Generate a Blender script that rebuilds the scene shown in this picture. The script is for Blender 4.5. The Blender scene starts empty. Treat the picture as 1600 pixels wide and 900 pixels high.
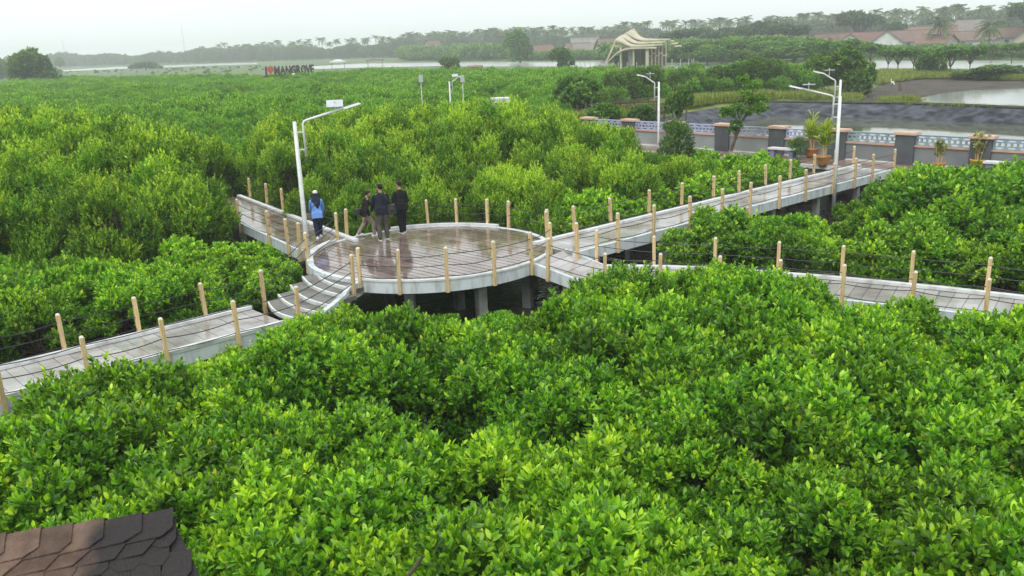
import bpy, bmesh, math, random
import numpy as np
from mathutils import Vector, Matrix

# ------------------------------------------------------------------ camera, sky, sun, exposure
SC = bpy.context.scene
COL = SC.collection
R = math.radians
F, PITCH, ROLL, CZ = 1370.0, R(15.65), R(2.25), 6.7          # focal length in pixels of a 1600 wide frame
cam_d = bpy.data.cameras.new('camera')
cam = bpy.data.objects.new('camera', cam_d); COL.objects.link(cam)
cam_d.sensor_width = 36; cam_d.lens = 36 * F / 1600; cam_d.clip_start = .1; cam_d.clip_end = 12000
_r = Vector((1, 0, 0)); _u = Vector((0, math.sin(PITCH), math.cos(PITCH))); _f = Vector((0, math.cos(PITCH), -math.sin(PITCH)))
_c, _s = math.cos(ROLL), math.sin(ROLL)
_R2 = _r * _c - _u * _s; _U2 = _r * _s + _u * _c
cam.matrix_world = Matrix(((_R2.x, _U2.x, -_f.x, 0), (_R2.y, _U2.y, -_f.y, 0), (_R2.z, _U2.z, -_f.z, CZ), (0, 0, 0, 1)))
SC.camera = cam

SUN_EL, SUN_AZ = R(58), R(200)
W = bpy.data.worlds.new('World'); SC.world = W; W.use_nodes = True
nt = W.node_tree; nt.nodes.clear()
sky = nt.nodes.new('ShaderNodeTexSky'); sky.sky_type = 'NISHITA'; sky.sun_disc = False
sky.sun_elevation = SUN_EL; sky.sun_rotation = SUN_AZ; sky.air_density = 1; sky.dust_density = 4
mixn = nt.nodes.new('ShaderNodeMixRGB'); mixn.inputs[0].default_value = .93        # a closed cover of pale cloud
mixn.inputs[2].default_value = (9.1, 9.6, 9.7, 1)
bgn = nt.nodes.new('ShaderNodeBackground'); bgn.inputs[1].default_value = .1
won = nt.nodes.new('ShaderNodeOutputWorld')
ctc = nt.nodes.new('ShaderNodeTexCoord'); cmp_ = nt.nodes.new('ShaderNodeMapping'); cmp_.inputs['Scale'].default_value = (1, 1, 4)
cno = nt.nodes.new('ShaderNodeTexNoise'); cno.inputs['Scale'].default_value = 2.2; cno.inputs['Detail'].default_value = 5
crp = nt.nodes.new('ShaderNodeValToRGB'); crp.color_ramp.elements[0].position = .3; crp.color_ramp.elements[1].position = .7
crp.color_ramp.elements[0].color = (8.0, 8.6, 8.75, 1); crp.color_ramp.elements[1].color = (9.0, 9.5, 9.6, 1)
nt.links.new(ctc.outputs['Generated'], cmp_.inputs[0]); nt.links.new(cmp_.outputs[0], cno.inputs['Vector']); nt.links.new(cno.outputs['Fac'], crp.inputs[0]); nt.links.new(crp.outputs[0], mixn.inputs[2])
nt.links.new(sky.outputs[0], mixn.inputs[1]); nt.links.new(mixn.outputs[0], bgn.inputs[0]); nt.links.new(bgn.outputs[0], won.inputs[0])
sun_d = bpy.data.lights.new('sun', 'SUN'); sun_d.energy = 1.5; sun_d.angle = R(45); sun_d.color = (1, .97, .92)
sun = bpy.data.objects.new('sun', sun_d); COL.objects.link(sun)
_sd = Vector((math.sin(SUN_AZ) * math.cos(SUN_EL), math.cos(SUN_AZ) * math.cos(SUN_EL), math.sin(SUN_EL)))
sun.rotation_euler = _sd.to_track_quat('Z', 'Y').to_euler()
SC.view_settings.view_transform = 'Standard'; SC.view_settings.look = 'None'
SC.view_settings.gamma = 1; SC.view_settings.use_curve_mapping = False
SC.view_settings.exposure = 0.5
SC.render.engine = 'CYCLES'
cy = SC.cycles
cy.max_bounces = 6; cy.diffuse_bounces = 4; cy.glossy_bounces = 3; cy.transmission_bounces = 4; cy.volume_bounces = 3
cy.use_denoising = True; cy.caustics_reflective = False; cy.caustics_refractive = False
try:
    cy.denoiser = 'OPENIMAGEDENOISE'; cy.denoising_input_passes = 'RGB_ALBEDO_NORMAL'
except Exception: pass

# ------------------------------------------------------------------ pixel <-> world (1600 x 900 pixels of the photograph)
def ray(px, py):
    x = (px - 800) / F; y = -(py - 450) / F
    return _f + _R2 * x + _U2 * y
def P(px, py, z=0.0):
    d = ray(px, py); t = (z - CZ) / d.z
    return Vector((d.x * t, d.y * t, z))
def PD(px, py, dist):                                      # the point of a pixel at a ground distance
    d = ray(px, py); t = dist / math.hypot(d.x, d.y)
    return Vector((d.x * t, d.y * t, CZ + d.z * t))
def proj(p):
    v = Vector(p) - Vector((0, 0, CZ)); w = v.dot(_f)
    return 800 + F * v.dot(_R2) / w, 450 - F * v.dot(_U2) / w

# ------------------------------------------------------------------ materials
MATS = {}
def nodes(name):
    m = bpy.data.materials.new(name); m.use_nodes = True
    t = m.node_tree; b = t.nodes['Principled BSDF']
    MATS[name] = m
    return m, t, b
def col4(c): return (c[0], c[1], c[2], 1)
def mat(name, c, rough=.6, c2=None, scale=3.0, detail=6, lo=.35, hi=.65, bump=0.0, bscale=None, metal=0, spec=.5, island=0, stretch=None, rlo=None):
    m, t, b = nodes(name)
    b.inputs['Roughness'].default_value = rough; b.inputs['Metallic'].default_value = metal
    b.inputs['Specular IOR Level'].default_value = spec
    b.inputs['Base Color'].default_value = col4(c)
    tc = t.nodes.new('ShaderNodeTexCoord'); src = tc.outputs['Object']
    geo = t.nodes.new('ShaderNodeNewGeometry'); src = geo.outputs['Position']
    if stretch:
        mp = t.nodes.new('ShaderNodeMapping'); mp.inputs['Scale'].default_value = stretch
        t.links.new(src, mp.inputs[0]); src = mp.outputs[0]
    if c2 is not None:
        n = t.nodes.new('ShaderNodeTexNoise'); n.inputs['Scale'].default_value = scale; n.inputs['Detail'].default_value = detail
        t.links.new(src, n.inputs['Vector'])
        r = t.nodes.new('ShaderNodeValToRGB'); r.color_ramp.elements[0].position = lo; r.color_ramp.elements[1].position = hi
        r.color_ramp.elements[0].color = col4(c); r.color_ramp.elements[1].color = col4(c2)
        t.links.new(n.outputs['Fac'], r.inputs[0]); out = r.outputs[0]
        if island:
            hs = t.nodes.new('ShaderNodeHueSaturation'); mr = t.nodes.new('ShaderNodeMapRange')
            oi = t.nodes.new('ShaderNodeObjectInfo')
            mr.inputs['To Min'].default_value = 1 - island; mr.inputs['To Max'].default_value = 1 + island
            t.links.new(oi.outputs['Random'], mr.inputs[0]); t.links.new(mr.outputs[0], hs.inputs['Value'])
            t.links.new(out, hs.inputs['Color']); out = hs.outputs[0]
        t.links.new(out, b.inputs['Base Color'])
        if rlo is not None:
            mr2 = t.nodes.new('ShaderNodeMapRange'); mr2.inputs['From Min'].default_value = .35; mr2.inputs['From Max'].default_value = .65
            mr2.inputs['To Min'].default_value = rlo; mr2.inputs['To Max'].default_value = rough
            n2 = t.nodes.new('ShaderNodeTexNoise'); n2.inputs['Scale'].default_value = scale * .6
            t.links.new(src, n2.inputs['Vector']); t.links.new(n2.outputs['Fac'], mr2.inputs[0]); t.links.new(mr2.outputs[0], b.inputs['Roughness'])
    if bump:
        nb = t.nodes.new('ShaderNodeTexNoise'); nb.inputs['Scale'].default_value = bscale or scale * 6; nb.inputs['Detail'].default_value = 4
        t.links.new(src, nb.inputs['Vector'])
        bp = t.nodes.new('ShaderNodeBump'); bp.inputs['Strength'].default_value = bump; bp.inputs['Distance'].default_value = .02
        t.links.new(nb.outputs['Fac'], bp.inputs['Height']); t.links.new(bp.outputs[0], b.inputs['Normal'])
    return m

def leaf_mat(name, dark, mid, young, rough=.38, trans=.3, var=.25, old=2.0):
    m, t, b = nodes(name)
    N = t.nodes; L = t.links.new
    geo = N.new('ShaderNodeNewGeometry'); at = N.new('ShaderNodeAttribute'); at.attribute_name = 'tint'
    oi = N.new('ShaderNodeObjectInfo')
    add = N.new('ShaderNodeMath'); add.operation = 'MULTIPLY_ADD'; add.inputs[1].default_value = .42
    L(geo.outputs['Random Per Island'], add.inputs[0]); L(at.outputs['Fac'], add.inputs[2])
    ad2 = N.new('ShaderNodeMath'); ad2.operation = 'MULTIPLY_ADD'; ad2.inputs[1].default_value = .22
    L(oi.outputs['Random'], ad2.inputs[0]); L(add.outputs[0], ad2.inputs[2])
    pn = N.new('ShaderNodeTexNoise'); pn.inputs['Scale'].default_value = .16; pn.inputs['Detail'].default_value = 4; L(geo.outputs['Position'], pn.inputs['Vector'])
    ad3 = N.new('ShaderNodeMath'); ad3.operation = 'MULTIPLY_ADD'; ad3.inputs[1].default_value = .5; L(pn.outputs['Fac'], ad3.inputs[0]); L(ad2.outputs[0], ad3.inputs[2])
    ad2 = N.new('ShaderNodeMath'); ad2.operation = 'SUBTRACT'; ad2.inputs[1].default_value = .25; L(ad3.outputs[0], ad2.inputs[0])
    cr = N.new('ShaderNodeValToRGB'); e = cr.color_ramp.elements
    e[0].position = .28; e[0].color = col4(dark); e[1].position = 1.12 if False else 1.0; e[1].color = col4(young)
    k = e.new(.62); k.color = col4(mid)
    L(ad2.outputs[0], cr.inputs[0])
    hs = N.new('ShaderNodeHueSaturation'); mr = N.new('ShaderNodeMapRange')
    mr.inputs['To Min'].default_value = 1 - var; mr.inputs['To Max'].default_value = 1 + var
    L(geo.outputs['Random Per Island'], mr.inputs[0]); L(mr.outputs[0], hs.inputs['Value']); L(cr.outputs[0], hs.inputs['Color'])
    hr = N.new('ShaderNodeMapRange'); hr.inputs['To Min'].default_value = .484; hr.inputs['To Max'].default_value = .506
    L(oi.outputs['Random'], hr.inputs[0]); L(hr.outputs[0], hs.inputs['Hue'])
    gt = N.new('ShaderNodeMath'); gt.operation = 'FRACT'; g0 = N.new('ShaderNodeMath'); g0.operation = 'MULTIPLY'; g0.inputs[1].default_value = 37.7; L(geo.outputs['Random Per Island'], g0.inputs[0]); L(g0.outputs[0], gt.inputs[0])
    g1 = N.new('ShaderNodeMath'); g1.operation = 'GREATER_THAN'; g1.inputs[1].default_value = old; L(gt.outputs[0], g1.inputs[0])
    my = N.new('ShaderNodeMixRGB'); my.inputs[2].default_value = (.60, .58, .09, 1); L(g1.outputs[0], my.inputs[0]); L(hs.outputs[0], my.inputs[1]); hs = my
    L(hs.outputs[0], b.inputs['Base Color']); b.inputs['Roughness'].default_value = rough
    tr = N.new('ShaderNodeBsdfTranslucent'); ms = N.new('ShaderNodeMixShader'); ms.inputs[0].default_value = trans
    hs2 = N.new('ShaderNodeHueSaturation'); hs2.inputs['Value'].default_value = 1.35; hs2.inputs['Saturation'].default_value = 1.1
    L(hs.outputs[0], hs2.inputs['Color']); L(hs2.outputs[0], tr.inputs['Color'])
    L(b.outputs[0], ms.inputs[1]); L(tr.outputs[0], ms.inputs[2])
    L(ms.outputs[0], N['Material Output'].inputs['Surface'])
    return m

def water_mat(name, c, rough=.04, scale=2.0, bump=.15, dist=.03):
    m, t, b = nodes(name)
    b.inputs['Base Color'].default_value = col4(c); b.inputs['Roughness'].default_value = rough
    b.inputs['IOR'].default_value = 1.33
    geo = t.nodes.new('ShaderNodeNewGeometry')
    n = t.nodes.new('ShaderNodeTexNoise'); n.inputs['Scale'].default_value = scale; n.inputs['Detail'].default_value = 3
    bp = t.nodes.new('ShaderNodeBump'); bp.inputs['Strength'].default_value = bump; bp.inputs['Distance'].default_value = dist
    t.links.new(geo.outputs['Position'], n.inputs['Vector']); t.links.new(n.outputs['Fac'], bp.inputs['Height']); t.links.new(bp.outputs[0], b.inputs['Normal'])
    return m

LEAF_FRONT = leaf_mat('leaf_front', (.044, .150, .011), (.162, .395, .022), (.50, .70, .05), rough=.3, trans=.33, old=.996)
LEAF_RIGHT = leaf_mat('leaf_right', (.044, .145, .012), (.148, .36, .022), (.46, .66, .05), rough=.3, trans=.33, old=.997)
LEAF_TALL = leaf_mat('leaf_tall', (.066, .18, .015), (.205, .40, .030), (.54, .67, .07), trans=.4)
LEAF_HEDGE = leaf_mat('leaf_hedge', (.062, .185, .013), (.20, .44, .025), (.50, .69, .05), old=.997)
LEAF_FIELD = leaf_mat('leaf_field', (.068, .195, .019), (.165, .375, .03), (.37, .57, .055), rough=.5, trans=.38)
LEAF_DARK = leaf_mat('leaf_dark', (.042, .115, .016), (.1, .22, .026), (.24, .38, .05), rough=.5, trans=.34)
LEAF_FAR = leaf_mat('leaf_far', (.035, .085, .03), (.065, .14, .044), (.125, .22, .06), rough=.6, var=.3)
LEAF_MID = leaf_mat('leaf_mid', (.045, .125, .022), (.11, .25, .034), (.25, .40, .06), rough=.5)
LEAF_GRASS = leaf_mat('leaf_grass', (.07, .13, .02), (.18, .26, .035), (.36, .38, .07), rough=.6)
LEAF_PALM = leaf_mat('leaf_palm', (.035, .08, .018), (.08, .15, .03), (.17, .24, .05), rough=.45)
LEAF_POT = leaf_mat('leaf_pot', (.10, .22, .02), (.33, .48, .04), (.6, .66, .08), rough=.4)
LEAF_VAR = leaf_mat('leaf_var', (.12, .18, .04), (.35, .38, .12), (.65, .62, .3), rough=.45)
BARK = mat('bark', (.06, .045, .032), .85, (.13, .1, .075), 8, bump=.5)
M_DECK = mat('wet_deck', (.13, .082, .064), .17, (.27, .225, .205), 1.6, lo=.3, hi=.7, bump=.04, bscale=9, spec=1.0, island=.2, rlo=.025)
M_DECK2 = mat('wet_plank', (.20, .165, .14), .24, (.36, .345, .335), .9, lo=.3, hi=.55, bump=.08, bscale=9, spec=.9, island=.14, rlo=.05)
M_PAINT = mat('painted_concrete', (.60, .66, .69), .55, (.27, .29, .27), 2.6, lo=.47, hi=.82, bump=.2, stretch=(2.2, 2.2, .45))
M_KERB = mat('kerb_concrete', (.66, .68, .68), .4, (.3, .3, .29), 3.0, lo=.5, hi=.8, bump=.15)
M_CONC = mat('grey_concrete', (.30, .31, .30), .7, (.13, .13, .12), 2.5, lo=.4, hi=.7, bump=.3)
M_TREAD = mat('wet_concrete', (.085, .08, .07), .55, (.17, .165, .15), 2.0, bump=.2, spec=.35, rlo=.3)
M_POST = mat('tan_post', (.66, .49, .26), .6, (.43, .3, .15), 9, lo=.4, hi=.78, island=.14, bump=.3, stretch=(3, 3, .5))
M_TIP = mat('post_tip', (.75, .70, .58), .5, (.6, .55, .45), 9)
M_CABLE = mat('cable', (.018, .018, .02), .5)
M_METAL = mat('white_metal', (.74, .76, .76), .35, (.6, .62, .62), 4, spec=.5)
M_PANEL = mat('solar_panel', (.5, .53, .58), .12, (.42, .45, .5), 8, spec=.8)
M_WHITE = mat('white_paint', (.78, .79, .78), .5, (.6, .61, .6), 4)
M_MUD = mat('mud', (.045, .038, .03), .85, (.095, .08, .064), .5, spec=.15, bump=.4, bscale=5)
M_GROUND = mat('ground', (.055, .115, .03), .9, (.12, .165, .05), .03, detail=10, lo=.35, hi=.65)
M_GRASS = mat('grass_soil', (.1, .16, .03), .9, (.22, .26, .05), .5, detail=8)
M_WATER = water_mat('dark_water', (.045, .045, .037), .08, 3.4, 1.0, .12)
M_POND = water_mat('pond_water', (.10, .105, .065), .05, 5.0, .05, .01)
M_PALE = water_mat('pale_pond_water', (.36, .38, .36), .2, 3.0, .1, .02)
M_PALE2 = water_mat('round_pond_water', (.24, .26, .23), .1, 3.0, .06, .02)
M_LINER = mat('pond_liner', (.016, .019, .027), .6, (.08, .088, .112), 1.3, lo=.42, hi=.68, bump=1.0, bscale=2.2, spec=.2, stretch=(1, 1, .6))
M_PIPE = mat('black_edging', (.02, .02, .02), .6, (.06, .05, .045), 2)
M_RUBBLE = mat('rubble', (.07, .065, .06), .8, (.16, .15, .14), 3, bump=.5)

# ------------------------------------------------------------------ mesh building
class MB:
    def __init__(s): s.v = []; s.f = []; s.mi = []; s.cur = 0
    def add(s, vs, fs):
        o = len(s.v); s.v += [tuple(v) for v in vs]
        for f in fs: s.f.append([i + o for i in f]); s.mi.append(s.cur)
        return s
    def box(s, c, sz, rz=0, rx=0, ry=0, top=1.0):
        x, y, z = sz[0] / 2, sz[1] / 2, sz[2] / 2
        vs = [(-x, -y, -z), (x, -y, -z), (x, y, -z), (-x, y, -z), (-x * top, -y * top, z), (x * top, -y * top, z), (x * top, y * top, z), (-x * top, y * top, z)]
        M = Matrix.Translation(c) @ Matrix.Rotation(rz, 4, 'Z') @ Matrix.Rotation(ry, 4, 'Y') @ Matrix.Rotation(rx, 4, 'X')
        return s.add([M @ Vector(v) for v in vs], [(0, 3, 2, 1), (4, 5, 6, 7), (0, 1, 5, 4), (1, 2, 6, 5), (2, 3, 7, 6), (3, 0, 4, 7)])
    def prism(s, pts, z0, z1, top_in=0):
        n = len(pts); a = sum((pts[i][0] * pts[(i + 1) % n][1] - pts[(i + 1) % n][0] * pts[i][1]) for i in range(n))
        if a < 0: pts = pts[::-1]
        vs = [(p[0], p[1], z0 if not callable(z0) else z0(p)) for p in pts] + [(p[0], p[1], z1 if not callable(z1) else z1(p)) for p in pts]
        return s.add(vs, [tuple(range(n))[::-1], tuple(range(n, 2 * n))] + [(i, (i + 1) % n, n + (i + 1) % n, n + i) for i in range(n)])
    def tube(s, path, rad, n=6, caps=True):
        path = [Vector(p) for p in path]; m = len(path)
        rad = rad if hasattr(rad, '__len__') else [rad] * m
        vs = []; up = Vector((0, 0, 1)); prev = None
        for i, p in enumerate(path):
            d = (path[min(i + 1, m - 1)] - path[max(i - 1, 0)])
            d = d.normalized() if d.length > 1e-9 else up
            if prev is None:
                a = d.cross(up if abs(d.z) < .95 else Vector((1, 0, 0))).normalized()
            else:
                a = (prev - d * prev.dot(d)).normalized()
            prev = a; b = d.cross(a)
            for k in range(n):
                t = 2 * math.pi * k / n
                vs.append(p + (a * math.cos(t) + b * math.sin(t)) * rad[i])
        fs = [(i * n + k, i * n + (k + 1) % n, (i + 1) * n + (k + 1) % n, (i + 1) * n + k) for i in range(m - 1) for k in range(n)]
        if caps: fs += [tuple(range(n))[::-1], tuple(range((m - 1) * n, m * n))]
        return s.add(vs, fs)
    def lathe(s, prof, c=(0, 0, 0), n=16):
        vs = []; m = len(prof)
        for r, z in prof:
            for k in range(n):
                t = 2 * math.pi * k / n; vs.append((c[0] + r * math.cos(t), c[1] + r * math.sin(t), c[2] + z))
        fs = [(i * n + k, i * n + (k + 1) % n, (i + 1) * n + (k + 1) % n, (i + 1) * n + k) for i in range(m - 1) for k in range(n)]
        fs += [tuple(range(n))[::-1], tuple(range((m - 1) * n, m * n))]
        return s.add(vs, fs)
    def ball(s, c, r, n=8, m=6, M=None):
        r = r if hasattr(r, '__len__') else (r, r, r); vs = []; c = Vector(c)
        for i in range(m + 1):
            a = math.pi * i / m
            for k in range(n):
                t = 2 * math.pi * k / n
                p = Vector((r[0] * math.sin(a) * math.cos(t), r[1] * math.sin(a) * math.sin(t), r[2] * math.cos(a)))
                vs.append(c + (M @ p if M is not None else p))
        return s.add(vs, [(i * n + k, (i + 1) * n + k, (i + 1) * n + (k + 1) % n, i * n + (k + 1) % n) for i in range(m) for k in range(n)])
    def mesh(s, name, mats, smooth=False):
        me = bpy.data.meshes.new(name); me.from_pydata(s.v, [], s.f)
        for m in (mats if isinstance(mats, (list, tuple)) else [mats]): me.materials.append(m)
        if any(s.mi): me.polygons.foreach_set('material_index', s.mi)
        if smooth: me.polygons.foreach_set('use_smooth', [True] * len(me.polygons))
        me.update(); return me

def link(name, me, parent=None, loc=None, rz=None):
    o = bpy.data.objects.new(name, me); COL.objects.link(o)
    if parent is not None: o.parent = parent
    if loc is not None: o.location = loc
    if rz is not None: o.rotation_euler = (0, 0, rz)
    return o
def tag(o, label=None, cat=None, group=None, kind=None):
    if label: o['label'] = label
    if cat: o['category'] = cat
    if group: o['group'] = group
    if kind: o['kind'] = kind
    return o
def thing(name, label, cat, loc=(0, 0, 0), rz=0, group=None):
    o = bpy.data.objects.new(name, None); COL.objects.link(o); o.empty_display_size = .2
    o.location = loc; o.rotation_euler = (0, 0, rz)
    return tag(o, label, cat, group)
def part(mb, name, m, parent, smooth=False): return link(name, mb.mesh(name, m, smooth), parent)
def struct(name, me): return tag(link(name, me), kind='structure')
def copy_tree(o, parent=None):
    c = o.copy(); COL.objects.link(c); c.parent = parent
    for ch in o.children: copy_tree(ch, c)
    return c
def np_mesh(name, V, Fq, mats, tint=None):
    me = bpy.data.meshes.new(name); nv, nf = len(V), len(Fq); k = Fq.shape[1]
    me.vertices.add(nv); me.vertices.foreach_set('co', V.astype(np.float32).ravel())
    me.loops.add(nf * k); me.loops.foreach_set('vertex_index', Fq.astype(np.int32).ravel())
    me.polygons.add(nf); me.polygons.foreach_set('loop_start', np.arange(0, nf * k, k, dtype=np.int32))
    me.polygons.foreach_set('loop_total', np.full(nf, k, dtype=np.int32))
    me.materials.append(mats); me.update(calc_edges=True)
    if tint is not None:
        a = me.attributes.new('tint', 'FLOAT', 'POINT'); a.data.foreach_set('value', tint.astype(np.float32))
    return me

# ------------------------------------------------------------------ foliage
def norm(a): return a / (np.linalg.norm(a, axis=1, keepdims=True) + 1e-9)
def leaf_cloud(pos, axis, tint, k, L, Wd, th0, th1, rng, shoot=0.0, full=True):
    N = len(pos); pos = np.repeat(pos, k, 0); ax = norm(np.repeat(axis, k, 0)); M = N * k
    ref = np.where(np.abs(ax[:, 2:3]) > .9, np.array([[1., 0, 0]]), np.array([[0, 0, 1.]]))
    u = norm(np.cross(ax, ref)); v = np.cross(ax, u)
    phi = np.tile(np.arange(k) * 2.4, N) + np.repeat(rng.uniform(0, 6.28, N), k) + rng.normal(0, .25, M)
    fr = np.tile((np.arange(k) + .5) / k, N)                       # 0 = old outer leaf, 1 = young one at the tip
    th = th1 + (th0 - th1) * fr + rng.normal(0, .16, M)
    d = ax * np.cos(th)[:, None] + (u * np.cos(phi)[:, None] + v * np.sin(phi)[:, None]) * np.sin(th)[:, None]
    n = norm(ax - d * (ax * d).sum(1, keepdims=True) + rng.normal(0, .18, (M, 3))); d = norm(d)
    n = norm(n - d * (n * d).sum(1, keepdims=True)); s = np.cross(d, n)
    l = (L * rng.uniform(.55, 1.3, M) * (1.1 - .34 * fr))[:, None]; w = l / L * Wd * .5
    b = pos + ax * (shoot * fr)[:, None] + d * l * .08
    tn = np.repeat(tint, k) + (fr - .5) * .22
    if full:
        q = [b, b + d * l * .34 + s * w + n * w * .3, b + d * l * .74 + s * w * .82 + n * w * .2, b + d * l - n * l * .06,
             b + d * l * .74 - s * w * .82 + n * w * .2, b + d * l * .34 - s * w + n * w * .3]
        V = np.stack(q, 1).reshape(-1, 3); i = np.arange(M)[:, None] * 6
        Fq = np.concatenate([i + np.array([[0, 1, 2, 3]]), i + np.array([[0, 3, 4, 5]])], 0); T = np.repeat(tn, 6)
    else:
        q = [b, b + d * l * .5 + s * w, b + d * l, b + d * l * .5 - s * w]
        V = np.stack(q, 1).reshape(-1, 3); Fq = np.arange(M * 4).reshape(-1, 4); T = np.repeat(tn, 4)
    return V, Fq, T
def crown(name, m, clumps, nros, k, L, Wd, seed, up=.55, th=(.25, 1.15), shoot=.05, full=True, depth=.35, low=-.35, tint0=.0, tvar=.1, spike=.1):
    rng = np.random.default_rng(seed); C = np.array([c[:3] for c in clumps], float); S = np.array([c[3:6] for c in clumps], float)
    area = (S[:, 0] * S[:, 1] + S[:, 2] * (S[:, 0] + S[:, 1])) ; pr = area / area.sum()
    Pp, A, T = [], [], []
    ctint = rng.uniform(-tvar, tvar, len(C)); zmin = (C[:, 2] - S[:, 2]).min(); zmax = (C[:, 2] + S[:, 2]).max()
    while len(Pp) < nros:
        j = rng.choice(len(C), p=pr); d = rng.normal(0, 1, 3); d /= np.linalg.norm(d)
        if d[2] < low: continue
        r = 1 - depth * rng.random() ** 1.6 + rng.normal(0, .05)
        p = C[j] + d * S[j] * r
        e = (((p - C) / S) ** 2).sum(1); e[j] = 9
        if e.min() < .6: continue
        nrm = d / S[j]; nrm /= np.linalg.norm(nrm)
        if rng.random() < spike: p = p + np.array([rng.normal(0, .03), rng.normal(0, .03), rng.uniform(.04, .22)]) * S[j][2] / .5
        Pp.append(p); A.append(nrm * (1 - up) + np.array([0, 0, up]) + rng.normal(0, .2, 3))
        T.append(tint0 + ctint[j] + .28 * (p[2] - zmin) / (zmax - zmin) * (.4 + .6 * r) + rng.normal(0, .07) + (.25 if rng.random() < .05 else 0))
    V, Fq, Tt = leaf_cloud(np.array(Pp), np.array(A), np.array(T), k, L, Wd, th[0], th[1], rng, shoot, full)
    return np_mesh(name, V, Fq, m, Tt)
def trunk_mesh(clumps, seed, r=.06, split=.35, sides=5, name='trunk'):
    rnd = random.Random(seed); mb = MB(); top = max(c[2] for c in clumps)
    cx = sum(c[0] for c in clumps) / len(clumps) * .4; cyy = sum(c[1] for c in clumps) / len(clumps) * .4
    s = Vector((cx, cyy, top * split)); mb.tube([(0, 0, -.3), (cx * .3, cyy * .3, top * split * .5), s], [r * 1.25, r * 1.05, r * .9], sides)
    for c in clumps:
        e = Vector(c[:3]) + Vector((0, 0, c[5] * .35)); mid = s.lerp(e, .5) + Vector((rnd.uniform(-.1, .1), rnd.uniform(-.1, .1), .08 * top))
        mb.tube([s, mid, e], [r * .75, r * .5, r * .22], sides)
        for q in range(3):
            a = rnd.uniform(0, 6.28); e2 = mid.lerp(e, .4) + Vector((math.cos(a) * c[3] * .6, math.sin(a) * c[4] * .6, c[5] * rnd.uniform(.0, .5)))
            mb.tube([mid, mid.lerp(e2, .5) + Vector((0, 0, .05 * top)), e2], [r * .4, r * .3, r * .12], 4)
    return mb.mesh(name, BARK)
def root_mesh(seed, n=7, rad=.75, h=.75):
    rnd = random.Random(seed); mb = MB()
    for i in range(n):
        a = 6.28 * i / n + rnd.uniform(-.3, .3); rr = rad * rnd.uniform(.6, 1.15); z0 = h * rnd.uniform(.6, 1.1); path = []
        for j in range(6):
            t = j / 5; path.append((math.cos(a + .2 * t) * rr * t, math.sin(a + .2 * t) * rr * t, z0 * (1 - t ** 2.2) - .12 * t))
        mb.tube(path, [.022, .02, .018, .016, .015, .014], 4)
    return mb.mesh('prop_root', BARK)
def blob(seed, n, Rr, z0, z1, r0, r1, flat=1.0):
    rnd = random.Random(seed); out = []
    for i in range(n):
        a = 6.28 * i / n * 1.0 + rnd.uniform(-.5, .5); q = Rr * (0 if i == 0 else rnd.uniform(.55, 1))
        r = rnd.uniform(r0, r1); z = rnd.uniform(z0, z1) if i else z1
        out.append((q * math.cos(a), q * math.sin(a), z, r, r * rnd.uniform(.85, 1.15), r * flat * rnd.uniform(.85, 1.15)))
    return out
class Kind:                                               # a few grown shapes of one kind of tree, copied from then on
    def __init__(s, crowns, trunks, roots=None): s.c = crowns; s.t = trunks; s.r = roots; s.i = 0
    def put(s, name, label, cat, group, loc, sc=1.0, rz=None, szz=None, rnd=random):
        i = rnd.randrange(len(s.c)); o = thing(name, label, cat, loc, rnd.uniform(0, 6.28) if rz is None else rz, group)
        o.scale = (sc, sc, szz or sc) if not hasattr(sc, '__len__') else sc
        link('crown', s.c[i], o); link('trunk', s.t[i], o)
        if s.r: link('prop_root', s.r[i % len(s.r)], o)
        return o
def kind(nm, m, seeds, nclump, Rr, z0, z1, r0, r1, nros, k, L, Wd, flat=1.0, roots=0, tr=.06, **kw):
    cs, ts = [], []
    for sd in seeds:
        cl = blob(sd, nclump, Rr, z0, z1, r0, r1, flat)
        cs.append(crown(nm + '_crown', m, cl, nros, k, L, Wd, sd, **kw)); ts.append(trunk_mesh(cl, sd, tr))
    return Kind(cs, ts, [root_mesh(sd) for sd in seeds[:3]] if roots else None)

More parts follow.
